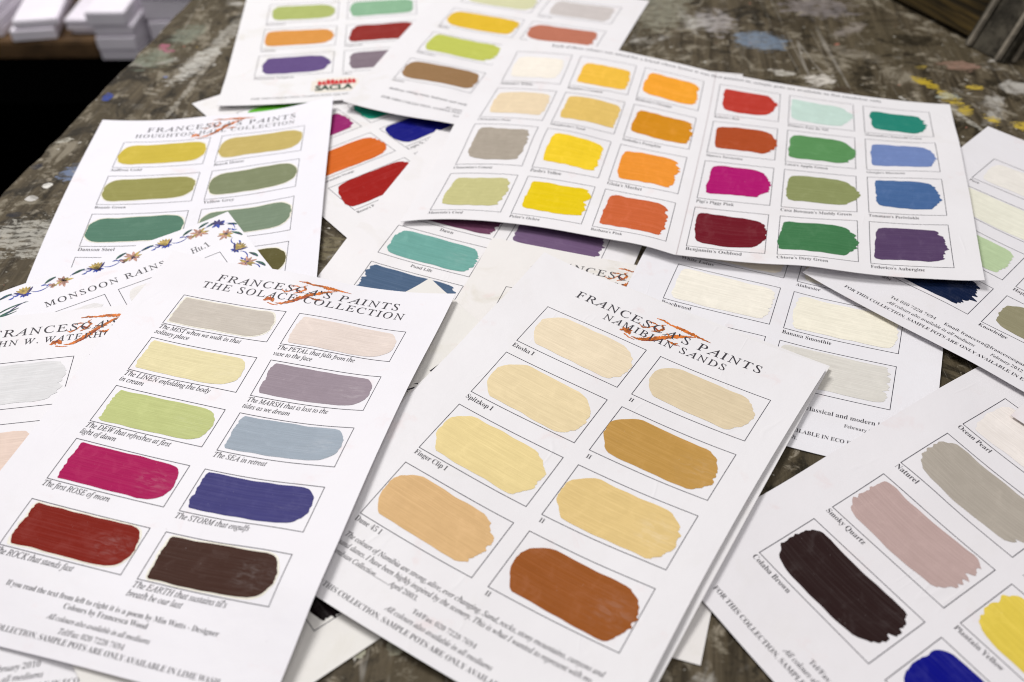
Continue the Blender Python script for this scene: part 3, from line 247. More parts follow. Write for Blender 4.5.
def glyph(ch,st):
    k=(ch,st)
    if k not in _GL:
        off={'B':-.008,'I':.003,'T':.002,'S':.042}[st]
        if ch.isdigit(): off=-.016
        c=_code(ch,st); bar=_code('I',st)
        v,f=_conv(c,off); w,_=_conv(c+bar,off); b,_=_conv(bar,off)
        adv=w[:,0].max()-b[:,0].max()
        if st=='T': v=v*np.array([1,1.]); v[:,0]-=v[:,1]*(.13 if ch=='A' else .25)
        _GL[k]=(v,f,adv)
    return _GL[k]
_HS={'B':1.16,'I':1.2,'T':1.,'S':1.}
_SP={'B':.26,'I':.24,'T':.30,'S':.28}
def text_geo(s,st,width,track=0.):
    V=[];F=[];x=0.
    for ch in s:
        if ch==' ': x+=_SP[st]+track; continue
        v,f,a=glyph(ch,st); n=sum(len(q) for q in V)
        V.append(v+np.array([x,0])); F+= [tuple(i+n for i in q) for q in f]; x+=a+track
    V=np.concatenate(V); x0=V[:,0].min(); V[:,0]-=x0
    k=width/V[:,0].max(); return V*k*np.array([1,_HS[st]]),F
# ---------------------------------------------------------------- sheets
def basis(s,t,chart):
    b=[s*0+1,s,t,s*s,s*t,t*t,s**3,s*s*t,s*t*t,t**3]
    if chart: b+=[np.abs(s),np.abs(s)*t]
    return np.stack(b,-1)
def cr(p0,p1,p2,p3,t): return .5*((2*p1)+(-p0+p2)*t+(2*p0-5*p1+4*p2-p3)*t*t+(-p0+3*p1-3*p2+p3)*t**3)
class Sheet:
    def __init__(s,key,label,cat='paint chart',group='paint colour charts spread on the bench',tint=(.80,.785,.80),stain=.25,name='paint_chart',thick=.26):
        d=DATA[key]; s.d=d; s.W,s.H=d['W'],d['H']; s.t=d.get('tpl'); s.key=key
        s.zg=np.array(d['zg'],float)/100.; s.coef=np.array(d['coef'])/100. if d.get('coef') else None
        s.zp=np.pad(s.zg,2,mode='reflect',reflect_type='odd')
        x,y,th=d['pose']; s.pose=(x,y,th); s.rng=random.Random(key)
        s.root=empty(name,(P(x),P(y),0),th); tag(s.root,label,cat,group); s.key=key
        s.paper(tint,stain,thick)
    def z(s,u,v):
        nv,nu=s.zg.shape; a=np.clip(u/s.W,-.02,1.02)*(nu-1); b=np.clip(v/s.H,-.02,1.02)*(nv-1)
        i=np.clip(np.floor(a).astype(int),0,nu-2); j=np.clip(np.floor(b).astype(int),0,nv-2); a=a-i;b=b-j; Z=s.zp; i=i+2;j=j+2
        r=[cr(Z[j+k,i-1],Z[j+k,i],Z[j+k,i+1],Z[j+k,i+2],a) for k in(-1,0,1,2)]
        return cr(r[0],r[1],r[2],r[3],b)
    def loc(s,uv,dz):
        uv=np.asarray(uv,float); u,v=uv[:,0],uv[:,1]; th=s.pose[2]
        X=np.stack([u,-v],-1)
        if s.coef is not None:
            D=basis(u/s.W-.5,v/s.H-.5,s.d['chart'])@s.coef
            c,sn=math.cos(-th),math.sin(-th); X=X+np.stack([c*D[:,0]-sn*D[:,1],sn*D[:,0]+c*D[:,1]],-1)
        return np.concatenate([X,(s.z(u,v)+dz)[:,None]],-1)*MM
    def paper(s,tint,stain,thick):
        nu,nv=int(s.W/5)+1,int(s.H/5)+1; a=np.linspace(0,s.W,nu); b=np.linspace(0,s.H,nv); U,V=np.meshgrid(a,b)
        # guillotined edges are never perfectly straight: a tenth of a millimetre of wander
        uv=np.stack([U.ravel(),V.ravel()],-1); top=s.loc(uv,0.); bot=s.loc(uv,-thick)
        n=len(uv); vs=np.concatenate([top,bot]); f=[]
        I=lambda j,i:j*nu+i
        for j in range(nv-1):
            for i in range(nu-1):
                f.append((I(j,i),I(j+1,i),I(j+1,i+1),I(j,i+1))); f.append((n+I(j,i),n+I(j,i+1),n+I(j+1,i+1),n+I(j+1,i)))
        per=[I(0,i) for i in range(nu)]+[I(j,nu-1) for j in range(1,nv)]+[I(nv-1,i) for i in range(nu-2,-1,-1)]+[I(j,0) for j in range(nv-2,0,-1)]
        m=len(per); vs=np.concatenate([vs,top[per],bot[per]])
        for k in range(m):
            p,q=2*n+k,2*n+(k+1)%m; f.append((p,q,m+q,m+p))
        uvs=np.concatenate([uv,uv+[3,3],uv[per],uv[per]])/100.
        o=mesh_obj('paper',vs,f,PAPER,s.root,uvs,smooth=False,color=(*tint,stain))
        me=o.data; sm=[True]*(len(f)-len(per))+[False]*len(per); me.polygons.foreach_set('use_smooth',sm)
    def flat(s,name,uvlist,faces,mat,dz=.1,midx=None,parent=None):
        return mesh_obj(name,s.loc(uvlist,dz),faces,mat,parent or s.root,np.asarray(uvlist)/100.,midx)
    def fr(s,c,r):
        t=s.t; return (t['mx']+c*t['cs']+(t['gap'] if c>=3 else 0),t['my']+r*t['rs'],t['w'],t['h'])
    def frame(s,c,r,w=.44):
        x,y,W,H=s.fr(c,r); V=[];F=[]
        def strip(p,q,nrm):
            L=math.hypot(q[0]-p[0],q[1]-p[1]); n=max(2,int(L/4))
            b=len(V)
            for i in range(n+1):
                t=i/n; X=p[0]+(q[0]-p[0])*t; Y=p[1]+(q[1]-p[1])*t; V.append((X,Y)); V.append((X+nrm[0]*w,Y+nrm[1]*w))
            for i in range(n): F.append((b+2*i,b+2*i+1,b+2*i+3,b+2*i+2))
        strip((x,y),(x+W,y),(0,1)); strip((x,y+H-w),(x+W,y+H-w),(0,1)); strip((x,y+w),(x,y+H-w),(1,0)); strip((x+W-w,y+w),(x+W-w,y+H-w),(1,0))
        return s.flat('swatch_frame',V,F,RULE,.09)
    def swatch(s,c,r,col,label=None,b=(.08,.95,.12,.86),r0=.5,r1=.9,a0=.01,a1=.02,pt=0.,bow=0.,ch=None,worn=0.,halo=False,skew=0.,asym=0.,asym0=0.,tilt=0.,gain=1.0,name='colour_swatch',pw=2.6):
        x,y,W,H=s.fr(c,r); rg=s.rng
        X0,X1=x+(b[0]-.02)*W,x+(b[1]+.005)*W; a0*=.6; a1*=.5; Y0,Y1=y+b[2]*H,y+b[3]*H; hh=(Y1-Y0)/2; yc=(Y0+Y1)/2
        nb,nl=(56 if a1>.019 else 34),26
        def wig(n,amp,k=5):
            ph=[(rg.uniform(0,6.28),rg.uniform(.6,1.),m) for m in range(1,k+1)]
            return lambda t:amp*sum(math.sin(m*3.1*t+p)*q/m**.7 for p,q,m in ph)
        wt,wb,ws,we=wig(0,.010),wig(0,.010),wig(0,.022,4),wig(0,.026,4)
        def build(gr,dz,mat,nm,parent,colr):
            V=[];UV=[];F=[]
            rag0=[rg.gauss(0,1) for _ in range(nb+1)]; rag1=[rg.gauss(0,1) for _ in range(nb+1)]
            sm=lambda L,j:(L[max(0,j-1)]+2*L[j]+L[min(nb,j+1)])/4
            for j in range(nb+1):
                q=-1+2*j/nb; aq=abs(q)
                prof=1-(1-min(1,aq)**pw)**(1/pw) if ch is None else .55*max(0,(aq-ch)/(1-ch))**1.25+.45*(1-(1-min(1,aq)**2.)**.5)
                xs=X0+r0*hh*prof*(1-asym0*q)+skew*q*hh*.5+ws(q)*hh+ (a0*W*sm(rag0,j)) - gr
                asy=1+asym*q
                xe=X1-r1*hh*prof*asy-pt*hh*aq**1.3+we(q*1.3+2)*hh+(a1*W*(sm(rag1,j) if gr else rag1[j]*.5+sm(rag1,j)))+gr
                for i in range(nl+1):
                    t=i/nl; t=t+.06*math.sin(2*math.pi*t)*-1
                    X=xs+(xe-xs)*t; tt=(X-X0)/(X1-X0)
                    e=(wt(tt*2) if q<0 else wb(tt*2))*hh*aq*2
                    Y=yc+q*(hh+gr)+e+bow*H*(4*tt*(1-tt)-.7)+tilt*H*(tt-.5)
                    V.append((X,Y)); UV.append((tt*2.1+.0,j/nb*.85))
            n=nl+1
            for j in range(nb):
                for i in range(nl): F.append((j*n+i,(j+1)*n+i,(j+1)*n+i+1,j*n+i+1))
            loc=s.loc(V,dz)
            # the paint film is thinner at its rim
            for j in range(nb+1):
                for i in range(n):
                    if i in(0,nl) or j in(0,nb): loc[j*n+i,2]-=.07*MM if not gr else 0
            return mesh_obj(nm,loc,F,mat,parent,np.array(UV),smooth=True,color=colr)
        cl=lin(col); k=.93*min(1.,.93/max(cl)); cl=tuple(x*k for x in cl)
        o=build(0,.20,PAINT,name,s.root,(*cl,worn))
        if label: o['label']=label
        if halo: build(.9,.075,HALO,'oil_halo',o,(1,1,1,1))
        return o
    def text(s,txt,st,u,v,width,track=0.,center=False,name='caption',mat=None,dz=.12,rot=0.,hs=1.):
        V,F=text_geo(txt,st,width,track)
        V=V*np.array([1,hs])
        if center: V[:,0]-=width/2
        c,sn=math.cos(rot),math.sin(rot); V=np.stack([V[:,0]*c-V[:,1]*sn,V[:,0]*sn+V[:,1]*c],-1)
        uv=np.stack([u+V[:,0],v-V[:,1]],-1)
        return s.flat(name,uv,F,mat or INK,dz)
    def texts(s,items,name='small_print'):
        """several lines of one block as one part: (text, style, u, v, width, centred)"""
        VV=[];FF=[]
        for (t,st,u,v,w,cn) in items:
            V,F=text_geo(t,st,w)
            if cn: V[:,0]-=w/2
            n=sum(len(q) for q in VV); VV.append(np.stack([u+V[:,0],v-V[:,1]],-1)); FF+=[tuple(i+n for i in q) for q in F]
        return s.flat(name,np.concatenate(VV),FF,INK,.12)
    def cap(s,c,r,txt,width,st='B',d=5.2,dx=0.,hs=1.):
        x,y,W,H=s.fr(c,r); return s.text(txt,st,x+dx,y+H+d,width,hs=hs)
    def title(s,T,second=None,w2=120.,c2=105,logo=True):
        s.text("FRANCESCA'S PAINTS",'T',109,T,130,track=.09,center=True,name='title',hs=.93)
        if second: s.text(second,'T',c2,T+9.3,w2,track=.09,center=True,name='subtitle')
        if logo: s.logo(T)
    def logo(s,T):
        rg=random.Random(7+len(s.key)); V=[];F=[];MI=[]
        def stroke(pts,wd,mi=0,n=9):
            # a dry, broken brush stroke: ribbon with ragged rims
            P2=[]
            for k in range(len(pts)-1):
                for i in range(n): t=i/n; P2.append((pts[k][0]+(pts[k+1][0]-pts[k][0])*t,pts[k][1]+(pts[k+1][1]-pts[k][1])*t,wd[k]+(wd[k+1]-wd[k])*t))
            P2.append((*pts[-1],wd[-1])); b=len(V)
            for i,(x,y,w) in enumerate(P2):
                x2,y2,_=P2[min(i+1,len(P2)-1)]; x1,y1,_=P2[max(i-1,0)]; L=math.hypot(x2-x1,y2-y1)+1e-6; nx,ny=-(y2-y1)/L,(x2-x1)/L
                w=w*1.15; a=w*rg.uniform(.4,1.2); c=w*rg.uniform(.4,1.2)
                V.append((x+nx*a,y+ny*a)); V.append((x-nx*c,y-ny*c))
            for i in range(len(P2)-1): F.append((b+2*i,b+2*i+1,b+2*i+3,b+2*i+2)); MI.append(mi)
        def st(pts,wd,mi=0,dx=0): stroke([(a,T+b) for a,b in pts],wd,mi)
        st([(99,-12.2),(104,-12.6),(109,-11.6),(116,-12.0),(121,-11.2),(127,-11.2),(137,-10.5)],[.3,.9,.7,1.4,1.7,1.2,.15])
        st([(93,13.6),(98,13.2),(103,9.5),(108,4.6),(112,.5),(117,-3.8),(121,-7),(127,-10)],[.2,1.1,1.5,1.9,1.5,1.6,1.0,.2])
        st([(100,13.4),(105,9.4),(110,4),(114,-.5)],[.2,.7,.9,.2],1)
        st([(84,12.2),(86.5,10.3),(89,9.6),(91.5,12.6)],[.3,2.0,2.3,.3]); st([(85,12.6),(88,9.2),(90,11.0)],[.2,.8,.2],1)
        st([(88,13.8),(92,15.2),(96,15.2)],[.5,.4,.2])
        st([(92,-.5),(95,1.4),(98.5,-1.0),(101,-4.5)],[.3,.6,.6,.2]); st([(96,-5.6),(99,-6.8),(102,-6.4)],[.3,.7,.3])
        st([(101,1.5),(104,-.5),(107,-4.8),(104.5,-8.0),(106.5,-9.5)],[.3,.8,.9,.5,.2]); st([(100,-3),(103,-2.5),(106,-1)],[.3,.7,.4],1)
        st([(113,3),(118,4.2),(120,2.2)],[.3,1.1,.4]); st([(118,4.6),(122,3.6)],[.5,.2],1); st([(110,-3),(113,-1),(118,-2)],[.3,.7,.3])
        return s.flat('lizard_emblem',V,F,[LIZ,LIZD],.105,midx=MI)
    def footer(s,which='full',v0=0.,name='small_print',lime=False):
        tail="LIME WASH" if lime else "ECO EMULSION"
        return s.texts([("Tel/Fax: 020 7228 7694",'B',110,s.H-18.5+v0,36,True),("All colours also available in all mediums",'I',110,s.H-12.3+v0,60,True),
            ("FOR THIS COLLECTION, SAMPLE POTS ARE ONLY AVAILABLE IN "+tail,'B',105,s.H-6.6+v0,152,True)],name)
# ================================================================ the bench and what stands beyond it
TABLE=mat_table()
def bench():
    root=empty('workbench',(0,0,0)); tag(root,'old wooden workbench top spattered and smeared with dried paint, under all the colour charts','workbench')
    # top: left edge runs away from the viewer, worn and chipped
    rg=random.Random(3); n=150; ys=np.linspace(-.3,2.3,n); V=[];F=[]
    ex=lambda y:-.4925+.1415*y
    xs=[0,.003,.009,.03,.2,.6,1.0,2.1]
    off=0.
    for i,y in enumerate(ys):
        off=off*.75+rg.gauss(0,.0011); c=abs(off)
        x0=ex(y)+off
        V.append((x0-.001,y,-.045)); V.append((x0,y,-.006-c))
        for k,d in enumerate(xs): V.append((x0+d,y,-.0026 if k==0 else (-.0008 if k==1 else 0.)))
        V.append((x0+xs[-1],y,-.045))
    m=len(xs)+3
    for i in range(n-1):
        for k in range(m-1): F.append((i*m+k,(i+1)*m+k,(i+1)*m+k+1,i*m+k+1))
        F.append((i*m+m-1,(i+1)*m+m-1,(i+1)*m,i*m))
    F.append(tuple(range(m))[::-1]); F.append(tuple((n-1)*m+k for k in range(m)))
    me=mesh_obj('tabletop',V,F,TABLE,root)
    bm=bmesh.new(); bm.from_mesh(me.data); bmesh.ops.recalc_face_normals(bm,faces=bm.faces); bm.to_mesh(me.data); bm.free()
    for lx,ly in ((-.36,.1),(-.12,2.2),(1.4,.1),(1.7,2.2)):
        box('leg',(lx-.04+.03,lx+.04+.03,ly-.04,ly+.04,-.85,-.0455),mat_flat('leg_wood',(.05,.04,.03),.7,.3,20.),root,.003)
bench()
DARK=mat_flat('unlit_dark_floor',(.0006,.0005,.0005),.9,spec=.0)  # near-black colour stands in for the floor's missing light
fl=mesh_obj('floor',[(-6,-2,-.86),(6,-2,-.86),(6,7,-.86),(-6,7,-.86)],[(0,1,2,3)],DARK); tag(fl,kind='structure')
def backdrop():
    wood=mat_flat('brown_shelf_board',(.105,.060,.026),.6,.35,14.); black=mat_flat('cavity_dark',(.0004,.0004,.0004),1.,spec=0.)
    s=empty('low_shelf',(-1.0,1.56,-.310)); tag(s,'low shelf beyond the bench with a brown board edge over a black block standing in for the dark gap below','shelf')
    box('shelf_board',(-1.2,.265,0,.5,-.033,0),wood,s,.003); box('dark_gap_block',(-1.2,1.9,-.16,.5,-.54,-.0335),black,s)  # black block paints the unlit cavity under the board
    wh=mat_flat('white_card_stock',(.93,.89,.95),.6,.04,8.); wg=mat_flat('grey_white_card_stock',(.84,.80,.86),.6,.05,6.)
    rg=random.Random(11)
    def stack(x0,x1,y,d,h,nn,lab,mat,z0=-.310,rot=0.):
        w=x1-x0; t=empty('card_stack',((x0+x1)/2,y+d/2,z0),rot); tag(t,lab,'stack of card','stacks of white card on the shelf')
        z=.0008
        for k in range(nn):
            hk=h/nn*rg.uniform(.75,1.2); j=rg.uniform(-.006,.006)
            box('card_block',(-w/2+j,w/2+j,-d/2+rg.uniform(-.004,.004),d/2,z,z+hk-.0025),mat if k%2==0 else wh,t,.0015); z+=hk
    stack(-1.08,-.905,1.575,.2,.062,3,'pale grey pile of card at the far left end of the brown shelf',wg)
    stack(-.888,-.812,1.565,.16,.040,2,'low bright white pile of card sitting slightly askew on the brown shelf',wh,rot=.16)
    stack(-.790,-.738,1.585,.16,.036,3,'small grey-white pile of card right of the low bright one',wg)
    stack(-1.25,-.70,1.765,.2,.30,7,'long tall back row of layered white card along the rear of the shelf',wg)
    stack(-.733,-.664,1.553,.17,.088,4,'layered pile of white card in front of the shelf, nearest the bench edge',wg,z0=-.343)
    stack(-.652,-.36,1.60,.19,.30,6,'tall white pile of card half hidden behind the far edge of the bench',wh,z0=-.343)
backdrop()
def crate():
    th=math.atan2(152,-72)     # along the face nearest the charts
    t=empty('wooden_crate',(.4745,.826,.0),0); t.rotation_euler=(0,0,th); tag(t,'dark wooden crate with a grey metal corner strip standing on the bench behind the charts','crate')
    N=NT('dark_stained_wood'); tc=N.n('ShaderNodeTexCoord').outputs['Object']
    g=N.noise(N.mapping(tc,sc=(3,60,60)),1.5,6,.65,.6); c=N.mix(N.ramp(g,.35,.68),(.006,.004,.001,1),(.085,.055,.015,1)); N.set(N.b.inputs['Base Color'],c); N.b.inputs['Roughness'].default_value=.6; N.b.inputs['Specular IOR Level'].default_value=.1; N.bump(g,.6,.002)
    M=NT('dull_metal'); tc=M.n('ShaderNodeTexCoord').outputs['Object']; g2=M.noise(tc,40,5,.7,.3)
    M.set(M.b.inputs['Base Color'],M.mix(M.ramp(g2,.35,.65),(.018,.015,.010,1),(.085,.075,.055,1))); M.b.inputs['Specular IOR Level'].default_value=.2; M.b.inputs['Metallic'].default_value=.1; M.b.inputs['Roughness'].default_value=.42
    # x runs along the near face away from the corner, y towards the right of the picture (negative)
    L,Wd,Hh=.40,.30,.30
    for k in range(3): box('side_plank',(.006,L,-.018,-.004,.004+k*.1,.004+k*.1+.0975),N.m,t,.002)
    for k in range(3): box('end_plank',(.004,.018,-Wd,-.020,.004+k*.1,.004+k*.1+.0975),N.m,t,.002)
    box('far_side',(.006,L,-Wd,-Wd+.014,.004,.30),N.m,t,.002); box('base',(.020,L-.002,-Wd+.016,-.020,.006,.014),N.m,t,.001)
    def strip(name,y0,y1,x0,x1,rib):
        o=box(name,(x0,x1,y0,y1,.0,.302),M.m,t,.0012)
        return o
    strip('corner_strip',-.0035,.0005,-.0005,.050,0); strip('corner_strip',-.052,-.0037,-.0007,.0032,0)
    RB=mat_flat('rib_highlight_metal',(.20,.175,.135),.5,.3,60.)  # lighter rib colour paints the highlight lines along the strip
    for a in (.004,.040): box('rib',(a,a+.006,.0007,.0045,.001,.300),RB,t,.0015)
    for a in (-.012,-.046): box('rib',(-.0045,-.0009,a,a+.006,.001,.300),RB,t,.0015)
    for a in (.022,.12):
        bm=bmesh.new(); bmesh.ops.create_uvsphere(bm,u_segments=12,v_segments=8,radius=.005); me=bpy.data.meshes.new('rivet'); bm.to_mesh(me); bm.free(); me.materials.append(M.m)
        for v in me.vertices: v.co.x=v.co.x*.6-.0012; v.co.y-=.028; v.co.z+=a
        o=bpy.data.objects.new('rivet',me); COL.objects.link(o); o.parent=t
    for o in t.children:      # the side leans inwards as it rises
        for v in o.data.vertices: v.co.y-=.42*v.co.z
crate()
# ================================================================ the charts, bottom of the heap first
W_=(.80,.785,.815)
# --- bright chart deep in the heap
s=Sheet('bright','chart deep in the heap with magenta, orange, bright red and royal blue swatches','paint chart',tint=(.80,.785,.79))
for r in range(4):
    for c in (0,1):
        if (c,r)!=(1,0): s.frame(c,r)
s.swatch(0,0,(98,182,48),'lime green swatch',b=(.1,.97,.1,.88)); s.swatch(0,1,(150,28,105),'magenta swatch',b=(.08,.97,.08,.9),r1=1.); s.swatch(0,2,(214,104,28),'orange swatch',b=(.05,.98,.1,.92),r1=1.1)
s.swatch(0,3,(160,18,10),'bright red swatch',b=(.03,1.0,.02,.9),r0=.7,r1=.5,pt=.25,skew=-.6); s.swatch(1,1,(25,158,130),'turquoise swatch',b=(.03,.9,.1,.9)); s.swatch(1,2,(3,8,122),'royal blue swatch',b=(.03,1.,.02,.9),r0=.7)
s.cap(0,3,"Rosso's Red",20); s.cap(0,2,"Marmalade Orange",30); s.cap(1,2,"Lapis N. 16",24); s.text("MARRAKECH",'T',24,30,24,name='subtitle')
# --- pond chart
s=Sheet('pond','chart with a streaky teal swatch captioned Pond Life above a slate blue one','paint chart',tint=(.81,.79,.80),stain=.15)
for r in range(4):
    for c in (0,1): s.frame(c,r)
s.swatch(0,1,(108,62,90),'dusky maroon swatch',b=(.06,.97,.08,.9),r1=.6); s.swatch(1,1,(112,88,122),'purple swatch',b=(.06,.96,.08,.9),r0=.4)
s.swatch(0,2,(112,170,160),'streaky teal swatch',b=(.06,.97,.1,.92),r0=.7,r1=.9,worn=0.30,a0=.02); s.swatch(0,3,(76,100,130),'slate blue swatch',b=(.04,.97,.06,.92),r0=.2,a0=.03); s.swatch(1,2,(120,110,130),None); s.swatch(1,3,(90,110,120),None)
s.cap(0,1,"Dawn",11,dx=32); s.cap(0,2,"Pond Life",17,dx=29)
# --- chart with the sauce-maker's badge
s=Sheet('sacla','chart at the back left with a red and green badge under purple and grey swatches','paint chart',tint=(.80,.79,.80),stain=.4)
for r in range(4):
    for c in (0,1): s.frame(c,r)
s.swatch(0,1,(173,184,108),'soft green swatch',b=(.08,.96,.12,.86),pt=.35,r1=.6); s.swatch(1,1,(138,180,146),'sea green swatch',b=(.06,.96,.1,.88)); s.swatch(0,2,(216,148,68),'orange swatch',b=(.05,.97,.12,.86),pt=.25)
s.swatch(1,2,(142,40,34),'brick red swatch',b=(.08,.98,.06,.9),skew=-.3); s.swatch(0,3,(98,77,130),'violet swatch',b=(.1,.95,.12,.9),pt=.3); s.swatch(1,3,(130,116,126),'mauve grey swatch',b=(.1,.96,.12,.88)); s.swatch(0,0,(190,150,70)); s.swatch(1,0,(180,90,60))
s.cap(0,1,"Basil Pesto",20); s.cap(0,2,"Arancia",15); s.cap(0,3,"Melanzana Antipasto",38); s.cap(1,2,"Peperone",18); s.cap(1,3,"Olive",9)
s.texts([("FOR THIS COLLECTION, SAMPLE POTS ARE ONLY AVAILABLE IN ECO EMULSION",'B',105,287,152,True)])
def badge(s):
    V=[];F=[];MI=[]
    def poly(p,m): b=len(V); V.extend(p); F.append(tuple(range(b,b+len(p)))); MI.append(m)
    for k in range(11):
        for m in range(7):
            x0,y0=82+k*4,253.5+m*3.8
            if (k in(0,10) and m in(0,6)): continue
            poly([(x0,y0),(x0,y0+3.8),(x0+4,y0+3.8),(x0+4,y0)],0)
    o=s.flat('badge',V,F,[mat_flat('badge_ground',(.76,.71,.63),.6)],.09,midx=MI)
    V=[];F=[];MI=[]
    rg=random.Random(2)
    for k in range(9):
        x=88+k*4; w=3.4; t=255.5+rg.uniform(0,2.5); poly([(x,265.5),(x-.4,t+2),(x+w*.5,t),(x+w,t+3.),(x+w+.2,266)],0)
    for k in range(6):
        x=91+k*5; t=258+rg.uniform(0,2.); poly([(x,263),(x+.8,t+1),(x+2.4,t+.4),(x+3,263.6)],1)
    s.flat('badge_leaves',V,F,[RED,CRM],.16,midx=MI,parent=o)
    V,F=text_geo("SACLA",'S',35.); V[:,1]*=9.6/V[:,1].max(); s.flat('badge_lettering',np.stack([86+V[:,0],275.8-V[:,1]],-1),F,DGR,.18,parent=o)
badge(s)
# --- second chart at the back
s=Sheet('top2','back chart with yellow, lime and brown swatches, between the badge chart and wide chart','paint chart',tint=(.80,.785,.80))
for r in range(4):
    for c in (0,1): s.frame(c,r)
s.swatch(0,0,(214,214,174),'pale sage swatch',b=(.08,.97,.1,.9)); s.swatch(1,0,(204,197,194),'pale grey swatch',b=(.12,.93,.1,.9),r1=.4); s.swatch(0,1,(226,186,46),'warm yellow swatch',b=(.05,.97,.1,.9),r0=.9,r1=.9)
s.swatch(1,1,(188,116,92),'terracotta swatch',b=(.05,.92,.12,.9),r0=.9,r1=.3); s.swatch(0,2,(192,199,92),'lime yellow swatch',b=(.06,.97,.06,.9),a1=.03); s.swatch(0,3,(150,116,78),'mid brown swatch',b=(.04,.97,.08,.88),r0=.9,r1=.7); s.swatch(1,2,(160,150,120)); s.swatch(1,3,(120,120,110))
for c,r,t,w in ((0,1,"Honey",12),(0,2,"Wild Limes",20),(0,3,"Sienna",12),(1,0,"Mouse Ear",16)): s.cap(c,r,t,w)
s.texts([("Hallway, sitting room, bedroom and study colours mixed by hand in small batches",'B',105,261,150,True),("February 2012",'I',152,255,20,True),("All colours also available in all mediums",'I',120,272,62,True),("FOR THIS COLLECTION, SAMPLE POTS ONLY",'B',75,277,92,True),("Tel/Fax: 020 7228 7694",'B',120,283.5,38,True)])
# --- card behind the wide chart
s=Sheet('label','small printed card whose end peeps out behind the top of the wide chart','card',None,tint=(.74,.72,.72),name='printed_card')
s.texts([("STUDIO SAMPLE CARD No",'B',60,9,42,True)]); s.flat('printed_bar',[(66,4),(84,4),(84,7.5),(66,7.5)],[(0,3,2,1)],INK,.11)
# --- Houghton
s=Sheet('hought','chart at the left headed Houghton with mustard, olive and green swatches','paint chart',tint=(.81,.80,.85),stain=.1)
for r in range(4):
    for c in (0,1): s.frame(c,r)
K=dict(tilt=-.05,b=(.03,.98,.12,.86),r0=.8,r1=1.0,a0=.004,a1=.004,halo=True,bow=0.,pw=2.2)
s.swatch(0,0,(206,184,68),'mustard yellow swatch',**K); s.swatch(1,0,(198,177,104),'sand gold swatch',**K); s.swatch(0,1,(152,149,84),'olive yellow swatch',**K); s.swatch(1,1,(130,138,104),'olive grey swatch',**K)
s.swatch(0,2,(86,127,107),'deep green swatch',**K); s.swatch(1,2,(124,142,119),'grey green swatch',**K); s.swatch(0,3,(165,72,36),'brick red swatch',b=(.08,.9,.07,.9),pt=.3,r0=.9,tilt=-.16); s.swatch(1,3,(94,88,46),'dark olive swatch',**K)
for c,r,t,w in ((0,0,"Saffron Gold",25),(1,0,"Beech House",25),(0,1,"Bonnie Green",24),(1,1,"Yellow Grey",24),(0,2,"Damson Steel",27),(1,2,"Lichen",12)): s.cap(c,r,t,w)
s.title(20.,"HOUGHTON HALL COLLECTION",138)
